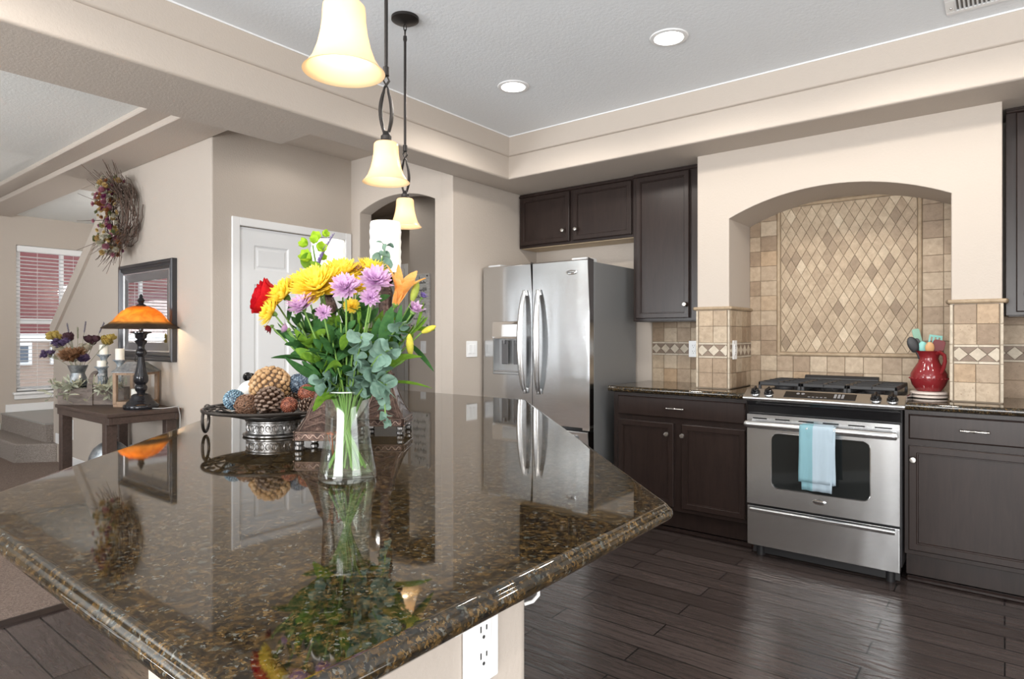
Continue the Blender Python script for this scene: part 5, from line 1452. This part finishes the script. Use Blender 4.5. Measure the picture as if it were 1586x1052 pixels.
# ================================================================== VASE AND BOUQUET
VX, VY = -1.1976, .9055
VG = mat('clear vase glass', (1, 1, 1), 0.)
tn, n, l, b = nt(VG)
tr = n.new('ShaderNodeBsdfTransparent'); tr.inputs[0].default_value = (.94, .97, .955, 1)
gl = n.new('ShaderNodeBsdfGlossy'); gl.inputs['Roughness'].default_value = .015
ms = n.new('ShaderNodeMixShader')
l.new(facing(n, l, .045, .62, 3.2), ms.inputs[0]); l.new(tr.outputs[0], ms.inputs[1]); l.new(gl.outputs[0], ms.inputs[2]); l.new(ms.outputs[0], n['Material Output'].inputs[0])
WATER = mat('vase water', (1, 1, 1), 0.)
tn, n, l, b = nt(WATER)
tr = n.new('ShaderNodeBsdfTransparent'); tr.inputs[0].default_value = (.93, .96, .88, 1); gl = n.new('ShaderNodeBsdfGlossy'); gl.inputs['Roughness'].default_value = .02
ms = n.new('ShaderNodeMixShader')
l.new(facing(n, l, .02, .3, 4), ms.inputs[0]); l.new(tr.outputs[0], ms.inputs[1]); l.new(gl.outputs[0], ms.inputs[2]); l.new(ms.outputs[0], n['Material Output'].inputs[0])
vs_ = thing('flower_vase', 'clear flared glass vase of water holding the mixed bouquet', 'vase', (VX, VY, IT))
outp = [(0, 0), (.060, 0), (.0655, .004), (.066, .010), (.063, .030), (.0575, .060), (.0525, .095), (.0495, .130), (.0495, .160), (.0505, .185), (.0525, .203)]
inp = [(.0495, .203), (.0475, .185), (.0465, .16), (.0465, .13), (.0495, .095), (.0545, .06), (.060, .03), (.061, .018), (.055, .014), (0, .013)]
MB().lathe(outp+inp, 48, cap=False).build('glass_body', VG, vs_, smooth=60)
MB().tube([(.051*math.cos(2*PI*i/48), .051*math.sin(2*PI*i/48), .2035) for i in range(48)], .0016, 6, closed=True).build('rim', mat('vase rim glass', (.75, .82, .78), .08, spec=.8), vs_)
MB().lathe([(0, .0135), (.0545, .0145), (.0602, .0185), (.0594, .03), (.0540, .06), (.0525, .072), (0, .072)], 40).build('water', WATER, vs_, smooth=60)

STEM = mat('flower stem', (.15, .27, .06), .5); LEAF = petalmat('deep green leaf', (.055, .15, .04), .25, (.03, .10, .03)); LEAFB = petalmat('bright green leaf', (.20, .36, .04), .35, (.12, .26, .03))
EUC = petalmat('grey green eucalyptus', (.20, .31, .25), .2, (.13, .23, .18)); LIME = petalmat('lime green bells', (.48, .68, .06), .45, (.34, .55, .04))
YEL = petalmat('yellow petals', (.98, .84, .17), .5, (.96, .76, .08)); PUR = petalmat('lilac petals', (.74, .54, .73), .4, (.60, .35, .61)); REDR = petalmat('red rose petals', (.60, .008, .018), .3, (.42, .004, .012)); ORA = petalmat('orange lily petals', (.92, .43, .10), .4, (.90, .52, .20)); VIO = petalmat('violet florets', (.25, .18, .48), .3)
BUDG = petalmat('green lily bud', (.42, .50, .10), .3); BUDY = petalmat('yellow lily bud', (.75, .68, .10), .35); DRED = petalmat('dark red bud', (.20, .012, .02), .2)
rb = random.Random(3)
mum = rosette([(30, .043, .0095, 0, .25, .002), (30, .042, .0095, 12, .25, .003), (28, .040, .009, 24, .25, .004), (26, .037, .009, 36, .2, .005), (22, .033, .0085, 48, .15, .005), (18, .028, .008, 60, .05, .005), (14, .023, .0075, 72, .0, .005), (8, .018, .007, 84, .0, .005)], rb)
daisy = rosette([(15, .036, .0115, 2, .3, 0), (14, .035, .011, 16, .3, .002), (13, .031, .010, 32, .2, .003), (11, .026, .009, 48, .15, .003), (9, .020, .008, 62, .05, .003), (6, .013, .006, 80, .0, .003)], rb)
smallmum = rosette([(11, .030, .010, 40, .1, 0), (9, .028, .009, 58, .05, .0), (7, .024, .008, 76, .0, .0)], rb)
def rose_mesh():
    b = bmesh.new()
    for cnt, r0, hgt, open_ in ((5, .034, .040, .012), (5, .029, .046, .007), (5, .022, .049, .003), (4, .015, .050, .0), (3, .008, .049, .0)):
        for i in range(cnt):
            a0 = 2*PI*i/cnt+rb.random()*.5; g = []
            for u in range(7):
                an = a0+(u-3)/3*(PI/cnt)*1.35; row = []
                for k in range(7):
                    q = k/6; rr2 = r0*(math.sin(min(1, q*1.7+.06)*PI/2)**.6)*(1-.10*max(0, q-.6))+open_*max(0, q-.55)*1.8+.0016*math.sin(u*2.3+k+i); z = hgt*q-.006*((u-3)/3)**2*q
                    row.append(b.verts.new((rr2*math.cos(an), rr2*math.sin(an), z)))
                g.append(row)
            for u in range(6):
                for k in range(6): b.faces.new([g[u][k], g[u+1][k], g[u+1][k+1], g[u][k+1]])
    me = bpy.data.meshes.new('bloom'); b.to_mesh(me); b.free(); me.polygons.foreach_set('use_smooth', [True]*len(me.polygons)); return me
def lily_mesh():
    b = bmesh.new()
    for i in range(6):
        W = .022 if i % 2 else .030; g = []; a0 = 2*PI*i/6
        for k in range(9):
            q = k/8; wd = W*(.25+.75*math.sin(PI*min(1, .12+q*.86)))*(1 if q < .95 else .4)
            r = .005+.012*q+.030*max(0, q-.35)**1.25*1.6; z = .082*q-.022*max(0, q-.72)**1.2
            row = []
            for u in (-1, -.5, 0, .5, 1):
                row.append(b.verts.new(Matrix.Rotation(a0, 4, 'Z') @ Vector((r-.004*u*u*(1-q)-.003*abs(u), u*wd/2, z))))
            g.append(row)
        for k in range(8):
            for u in range(4): b.faces.new([g[k][u], g[k][u+1], g[k+1][u+1], g[k+1][u]])
    me = bpy.data.meshes.new('bloom'); b.to_mesh(me); b.free(); me.polygons.foreach_set('use_smooth', [True]*len(me.polygons)); return me
BASEV = Vector((VX, VY, IT))
SGT = FWD-RGT*.263     # from the cook's side of the island towards the doorway
def bq(u, d, h): return RGT*u+SGT*d+Vector((0, 0, h))
def stem_path(u, d, h, k=None):
    """from the floor of the vase, leaning through the neck, out to the head"""
    base = bq(max(-.042, min(.042, -u*.30+rb.uniform(-.012, .012))), max(-.035, min(.035, -d*.3+rb.uniform(-.012, .012))), .020+rb.random()*.012)
    s = .034/max(.034, math.hypot(u*.30, d*.30)); neck = bq(u*.30*s, d*.30*s, .185)
    head = bq(u, d, h)
    mid = neck.lerp(head, .5)+Vector((0, 0, .012))
    return base, neck, mid, head
def leaf_mesh(items):
    b = bmesh.new()
    for M, L_, W_, c in items: add_petal(b, petal(L_, W_, c, .12, 7), M)
    mb = MB(); mb.merge(b); return mb
GRP = 'flowers and greenery in the glass vase'
def flower(name, label, u, d, h, r=.0022, leaves=3, leafm=None, face=None, lstart=.25):
    base, neck, mid, head = stem_path(u, d, h)
    t = thing(name, label, 'flower' if 'leaf' not in name and 'eucalyptus' not in name and 'greenery' not in name else 'greenery', BASEV+base, 0, GRP)
    pts = [p-base for p in (base, base.lerp(neck, .5), neck, mid, head)]
    MB().tube(pts, [r*1.2, r*1.15, r*1.1, r, r*.85], 7).build('stem', STEM, t)
    if leaves:
        it = []
        for i in range(leaves):
            q = lstart+(.88-lstart)*(i+.5)/leaves; p = pts[2].lerp(pts[3], q*2) if q < .5 else pts[3].lerp(pts[4], q*2-1)
            dd = Vector((rb.uniform(-1, 1), rb.uniform(-1, 1), rb.uniform(.0, .9))).normalized()
            it.append((along(p, dd, rb.random()*6) @ Matrix.Rotation(-PI/2, 4, 'Y'), rb.uniform(.038, .066), rb.uniform(.013, .022), rb.uniform(-.2, .2)))
        leaf_mesh(it).build('leaves', leafm or LEAF, t)
    dirn = (pts[4]-pts[2]).normalized()
    return t, pts, dirn
CAMD = -FWD
def bloomflower(name, label, u, d, h, me, m, sc, face=(0, 0, 0), leaves=2, calyx=True):
    t, pts, dirn = flower(name, label, u, d, h, leaves=leaves)
    f = (dirn+RGT*face[0]-FWD*face[1]+Vector((0, 0, face[2]))).normalized()
    p = pts[4]
    meshobj('bloom', me, m, t, along(p, f, rb.random()*6) @ Matrix.Scale(sc, 4))
    if calyx: MB().lathe([(0, -.010*sc), (.004*sc, -.008*sc), (.008*sc, 0), (.004*sc, .004*sc), (0, .004*sc)], 10, M=along(p, f)).build('calyx', STEM, t)
    return t
rose = rose_mesh(); lily = lily_mesh()
bloomflower('rose', 'single red rose at the far left of the bouquet', -.165, -.02, .41, rose, REDR, 1.0, (-1.1, .75, -.25), 3)
Y_ = (('large yellow chrysanthemum at the top centre left of the bouquet', -.062, -.055, .430, 1.5, (-.1, .85, .35)),
      ('yellow chrysanthemum next to the red rose', -.138, -.035, .418, 1.12, (-.7, .45, .2)),
      ('small yellow chrysanthemum below the red rose', -.163, -.06, .380, .85, (-.9, .3, -.2)),
      ('yellow chrysanthemum behind the large one at the upper left', -.098, .01, .447, 1.1, (-.4, .3, .6)),
      ('yellow chrysanthemum right of the large one at the crown of the bouquet', -.012, -.01, .462, 1.28, (.1, .6, .6)),
      ('yellow chrysanthemum highest at the centre right of the bouquet', .052, .02, .478, 1.0, (.2, .5, .5)),
      ('small yellow chrysanthemum between the two lilac blooms', .016, -.035, .437, .75, (.2, .8, .2)),
      ('little yellow bloom under the lilac flowers in the middle', .010, -.06, .345+.05, .45, (0, 1.2, -.3)))
for lab, u, d, h, sc, fc in Y_: bloomflower('chrysanthemum', lab, u, d, h, mum, YEL, sc, fc, 2)
P_ = (('lilac daisy at the lower left in front of the yellow blooms', -.096, -.095, .392, 1.02, (-.2, .55, .35)),
      ('small lilac daisy hanging beside the lower left lilac one', -.052, -.10, .380, .55, (.4, .9, -.5)),
      ('lilac daisy at the front centre of the bouquet', -.003, -.105, .432, .98, (0, 1.3, .1)),
      ('largest lilac daisy right of centre beside the orange lily', .062, -.09, .447, 1.10, (.1, 1.2, .2)),
      ('lilac daisy just below the largest lilac one', .050, -.10, .412, .68, (.0, 1.3, -.4)),
      ('pink lilac daisy at the top between two yellow blooms', .026, .01, .482, .72, (0, .5, .8)))
for lab, u, d, h, sc, fc in P_: bloomflower('daisy', lab, u, d, h, daisy, PUR, sc, fc, 2)
bloomflower('daisy', 'lilac half open bloom at the right of the bouquet', .148, -.04, .385, smallmum, PUR, .95, (.4, .8, .2), 3)
bloomflower('daisy', 'pale lilac closed bloom at the lower left of the bouquet', -.132, -.05, .345, smallmum, PUR, .62, (-.8, .2, -.4), 3)
bloomflower('carnation', 'dark red bud peeping out at the top of the bouquet', .012, .05, .493, smallmum, DRED, .5, (0, .2, .8), 2)
bloomflower('carnation', 'dark red drooping bud at the left below the rose', -.172, -.03, .352, smallmum, DRED, .6, (-.6, 0, -1.6), 1)
t = bloomflower('lily', 'open orange lily at the right of the bouquet', .108, -.05, .402, lily, ORA, 1.02, (.15, .25, .4), 4)
tp = [c for c in t.children if c.name.startswith('bloom')][0]; mb = MB()
for i in range(6):
    a_ = 2*PI*i/6; mb.tube([(0, 0, .01), (.008*math.cos(a_), .008*math.sin(a_), .05), (.014*math.cos(a_), .014*math.sin(a_), .078)], .0009, 5); mb.ball((.014*math.cos(a_), .014*math.sin(a_), .079), .0035, 8, 5, (1.8, .8, .8))
o = mb.build('stamen', petalmat('rust anther', (.36, .09, .03), .1), t); o.matrix_local = tp.matrix_local
def bud(label, u, d, h, m, L_, r, axis):
    t, pts, dirn = flower('lily_bud', label, u, d, h-L_*.5, leaves=3, leafm=LEAFB)
    ax = (RGT*axis[0]-FWD*axis[1]+Vector((0, 0, axis[2]))).normalized()
    MB().lathe([(0, 0), (r*.5, L_*.05), (r*.9, L_*.3), (r, L_*.55), (r*.75, L_*.82), (r*.35, L_*.96), (0, L_)], 12, M=along(pts[4], ax)).build('bud', m, t)
bud('green lily bud right of the orange lily', .145, -.04, .432, BUDG, .048, .009, (.35, .2, 1))
bud('yellow lily bud low on the right side of the bouquet', .140, -.06, .312, BUDY, .052, .0085, (.0, .3, 1))
bud('small yellow bud pointing out at the far right of the bouquet', .168, -.03, .357, BUDY, .038, .007, (1, .2, .45))

# bells of Ireland, veronica, small violets
t, pts, dirn = flower('bells_of_ireland', 'lime green bells of ireland rising highest at the left of the bouquet', -.082, .03, .545, leaves=0)
mb = MB(); b = bmesh.new()
for (uu, dd, hh, sc) in ((-.006, -.01, -.035, 1.15), (.014, -.012, -.012, .95), (-.012, .0, .0, .9), (.006, .0, .014, .9), (.024, -.004, .024, .7), (.018, .01, -.03, .7), (.004, -.018, .004, .8)):
    p = pts[4]+bq(uu, dd, hh); M = along(p, RGT*(uu*40)-FWD*.5+Vector((0, 0, .3)), rb.random()*6)
    for i in range(5): add_petal(b, petal(.022*sc, .021*sc, .55), M @ Matrix.Rotation(2*PI*i/5, 4, 'Z') @ Matrix.Rotation(-.5, 4, 'Y'))
mb.merge(b); mb.build('bells', LIME, t)
leaf_mesh([(along(pts[4]+bq(-.006, -.01, -.02), (RGT*-.2-Vector((0, 0, 1))-FWD*.3)) @ Matrix.Rotation(-PI/2, 4, 'Y'), .038, .034, .1)]).build('leaf', LEAFB, t)
t, pts, dirn = flower('veronica', 'violet veronica spike curving up at the left top of the bouquet', -.068, .02, .495, leaves=0)
sp_ = [pts[4]+bq(.032*(q/9)**1.3*1.15, 0, .075*q/9) for q in range(10)]
b = bmesh.new()
for i in range(90):
    q = i/90*8.99; p = sp_[int(q)].lerp(sp_[int(q)+1], q-int(q)); s = (1-.6*q/9)
    add_petal(b, petal(.011*s, .005*s, .2), Matrix.Translation(p) @ Matrix.Rotation(i*2.4, 4, 'Z') @ Matrix.Rotation(-.7, 4, 'Y'))
mb = MB(); mb.merge(b); mb.build('florets', VIO, t)
MB().tube(sp_, [.003*(1-.08*q) for q in range(10)], 6).build('spike', mat('grey green spike', (.12, .14, .10), .6), t)
bloomflower('violet_sprig', 'small blue violet floret at the right above the pale bud', .170, -.02, .418, smallmum, VIO, .5, (.5, .5, .5), 2)

# eucalyptus
def eucalyptus(label, u, d, h, tail, n, size, start=.1, droop=None):
    base, neck, mid, head = stem_path(u, d, h)
    t = thing('eucalyptus', label, 'greenery', BASEV+base, 0, GRP)
    P = [p-base for p in (base, neck, mid, head)]+[bq(*q)-base for q in tail]
    MB().tube(P, [.0022, .0020]+[.0016]*(len(P)-2), 6).build('stem', STEM, t)
    it = []; b = bmesh.new(); path = P[1:]
    for i in range(n):
        q = start+(1-start)*(i+.5)/n; q = min(.999, q)*(len(path)-1); k = int(q); p = path[k].lerp(path[k+1], q-k); tg = (path[k+1]-path[k]).normalized()
        sd = tg.orthogonal().normalized(); sd.rotate(Matrix.Rotation(rb.random()*6.28, 3, tg))
        for s in (1, -1):
            L_ = size*rb.uniform(.75, 1.15); M = along(p, (sd*s+tg*.45+Vector((0, 0, -.1))).normalized(), rb.random()*6) @ Matrix.Rotation(-PI/2, 4, 'Y') @ Matrix.Rotation(rb.uniform(-.5, .5), 4, 'X')
            N = 11; c = b.verts.new(M @ Vector((L_*.5, 0, .0015))); rg = [b.verts.new(M @ Vector((L_*.5-L_*.5*math.cos(2*PI*j/N), L_*.46*math.sin(2*PI*j/N), .004*math.sin(4*PI*j/N)))) for j in range(N)]
            for j in range(N): b.faces.new([c, rg[j], rg[(j+1) % N]])
    mb = MB(); mb.merge(b); mb.build('leaves', EUC, t); return t
eucalyptus('eucalyptus sprig standing up in front of the right white candle', .076, .04, .46, [(.080, .04, .505), (.092, .04, .550)], 7, .026, .55)
eucalyptus('eucalyptus spray filling the right front of the bouquet', .065, -.10, .285, [(.095, -.12, .305)], 9, .034)
eucalyptus('eucalyptus branch low over the vase rim at the right', .06, -.085, .235, [(.085, -.10, .225)], 8, .036)
eucalyptus('eucalyptus branch high on the right under the lily', .10, -.06, .335, [(.125, -.07, .36)], 9, .028)
eucalyptus('eucalyptus strand hanging down in front of the right candle holder', .070, -.045, .222, [(.083, -.05, .19), (.085, -.05, .155), (.090, -.05, .135)], 9, .020, .2)
eucalyptus('eucalyptus branch in the front middle of the bouquet', .025, -.11, .30, [(.030, -.125, .33)], 8, .033)
eucalyptus('eucalyptus spray at the lower left over the vase rim', -.045, -.07, .235, [(-.065, -.08, .225)], 7, .030)
eucalyptus('eucalyptus branch at the left side of the bouquet', -.09, -.03, .315, [(-.115, -.04, .345)], 9, .022)
eucalyptus('eucalyptus branch inside the right rear of the bouquet', .10, .04, .30, [(.13, .05, .33)], 8, .030)
eucalyptus('eucalyptus branch inside the left rear of the bouquet', -.07, .05, .30, [(-.09, .06, .35)], 8, .028)

# lily foliage: long strap leaves
def strap(label, u, d, h, leaves, m=None):
    base, neck, mid, head = stem_path(u, d, h)
    t = thing('lily_foliage', label, 'greenery', BASEV+base, 0, GRP)
    MB().tube([p-base for p in (base, neck, mid, head)], [.0026, .0024, .002, .0016], 7).build('stem', STEM, t)
    for (u0, d0, h0, u1, d1, h1, W_, sag) in leaves:
        a, e = bq(u0, d0, h0)-base, bq(u1, d1, h1)-base; b = bmesh.new(); N = 10; dv = (e-a); sdv = dv.cross(Vector((0, 0, 1))+FWD*.6).normalized(); V = []
        for i in range(N+1):
            q = i/N; p = a+dv*q+Vector((0, 0, sag*4*q*(1-q))); wd = W_*math.sin(PI*min(.985, .06+q*.93))**.75/2
            V.append([b.verts.new(p-sdv*wd+Vector((0, 0, .15*wd))), b.verts.new(p), b.verts.new(p+sdv*wd+Vector((0, 0, .15*wd)))])
        for A_, C_ in zip(V, V[1:]):
            for i in range(2): b.faces.new([A_[i], A_[i+1], C_[i+1], C_[i]])
        mb = MB(); mb.merge(b); mb.build('leaf', m or LEAFB, t)
strap('bright green lily leaves reaching out to the right of the bouquet', .05, -.06, .285, [(.055, -.07, .255, .162, -.09, .285, .030, .010), (.085, -.04, .225, .190, -.05, .213, .016, .006)])
strap('dark lance leaf slanting down at the far right of the bouquet', .10, -.03, .32, [(.138, -.03, .315, .196, -.03, .250, .020, .004), (.115, -.03, .33, .16, -.03, .41, .018, .006)], LEAF)
strap('dark green broad leaves reaching out at the lower left of the bouquet', -.07, -.04, .30, [(-.06, -.03, .268, -.172, -.04, .281, .024, .006), (-.055, -.05, .235, -.14, -.05, .282, .050, -.010), (-.06, -.06, .24, -.10, -.07, .275, .034, -.004)], LEAF)
strap('upright green leaves among the stems below the lily', .075, -.05, .34, [(.075, -.06, .30, .098, -.07, .395, .030, .0), (.06, -.04, .29, .07, -.07, .37, .026, .0), (.105, -.05, .31, .12, -.06, .40, .016, .0)], LEAF)
strap('green leaf standing above the yellow blooms at the left top', -.062, .0, .47, [(-.042, -.02, .455, -.085, -.03, .50, .030, .004)], LEAFB)
strap('bright green curled leaf at the front left above the vase', -.02, -.10, .26, [(-.012, -.11, .265, -.05, -.13, .25, .030, .012), (-.012, -.10, .30, .0, -.125, .335, .020, .004)], LEAFB)
strap('light green leaf hanging at the left of the vase rim', -.035, -.06, .225, [(-.04, -.06, .215, -.075, -.075, .165, .026, .002), (-.03, -.06, .20, -.078, -.07, .17, .018, .004)], LEAFB)
strap('grey green leaf at the front right over the rim of the vase', .05, -.07, .24, [(.055, -.08, .232, .105, -.11, .195, .036, .004), (.075, -.05, .25, .10, -.07, .262, .03, .004)], EUC)
# leafy filler stems
for i, (u, d, h, lab) in enumerate(((-.10, -.06, .345, 'leafy green stem on the left between rose and vase'), (-.055, -.085, .335, 'leafy green stem in the left front of the bouquet'), (-.015, -.08, .365, 'leafy green stem in the front centre under the lilac daisies'),
        (.03, -.06, .375, 'leafy green stem right of the centre under the lilac daisies'), (.0, .05, .38, 'leafy green stem in the rear centre of the bouquet'), (-.06, .06, .39, 'leafy green stem in the rear left of the bouquet'), (.07, .05, .39, 'leafy green stem in the rear right of the bouquet'),
        (-.11, .0, .38, 'leafy green stem under the yellow blooms on the left'), (.12, -.01, .36, 'leafy green stem on the right behind the buds'), (.175, -.03, .375, 'leafy stem tip sticking out at the far right of the bouquet'), (-.03, -.03, .31, 'leafy green stem low in the middle of the bouquet'), (.04, -.02, .30, 'leafy green stem low at the right of the middle'), (-.085, -.075, .30, 'leafy green stem low at the front left of the bouquet'), (-.035, -.10, .335, 'leafy green stem in front of the left lilac daisies'),
        (.015, -.095, .345, 'leafy green stem in front of the middle stems'), (-.05, -.05, .355, 'leafy green stem behind the small hanging lilac daisy'), (-.115, -.045, .325, 'leafy green stem above the dark green broad leaves'), (.0, -.02, .40, 'leafy green stem under the crown of yellow blooms'), (-.02, -.06, .39, 'leafy green stem just behind the front lilac daisy'), (.035, -.03, .40, 'leafy green stem behind the largest lilac daisy'))):
    t, pts, dirn = flower('leafy_greenery', lab, u, d, h, leaves=22, leafm=LEAF if i % 3 else LEAFB, lstart=.0)
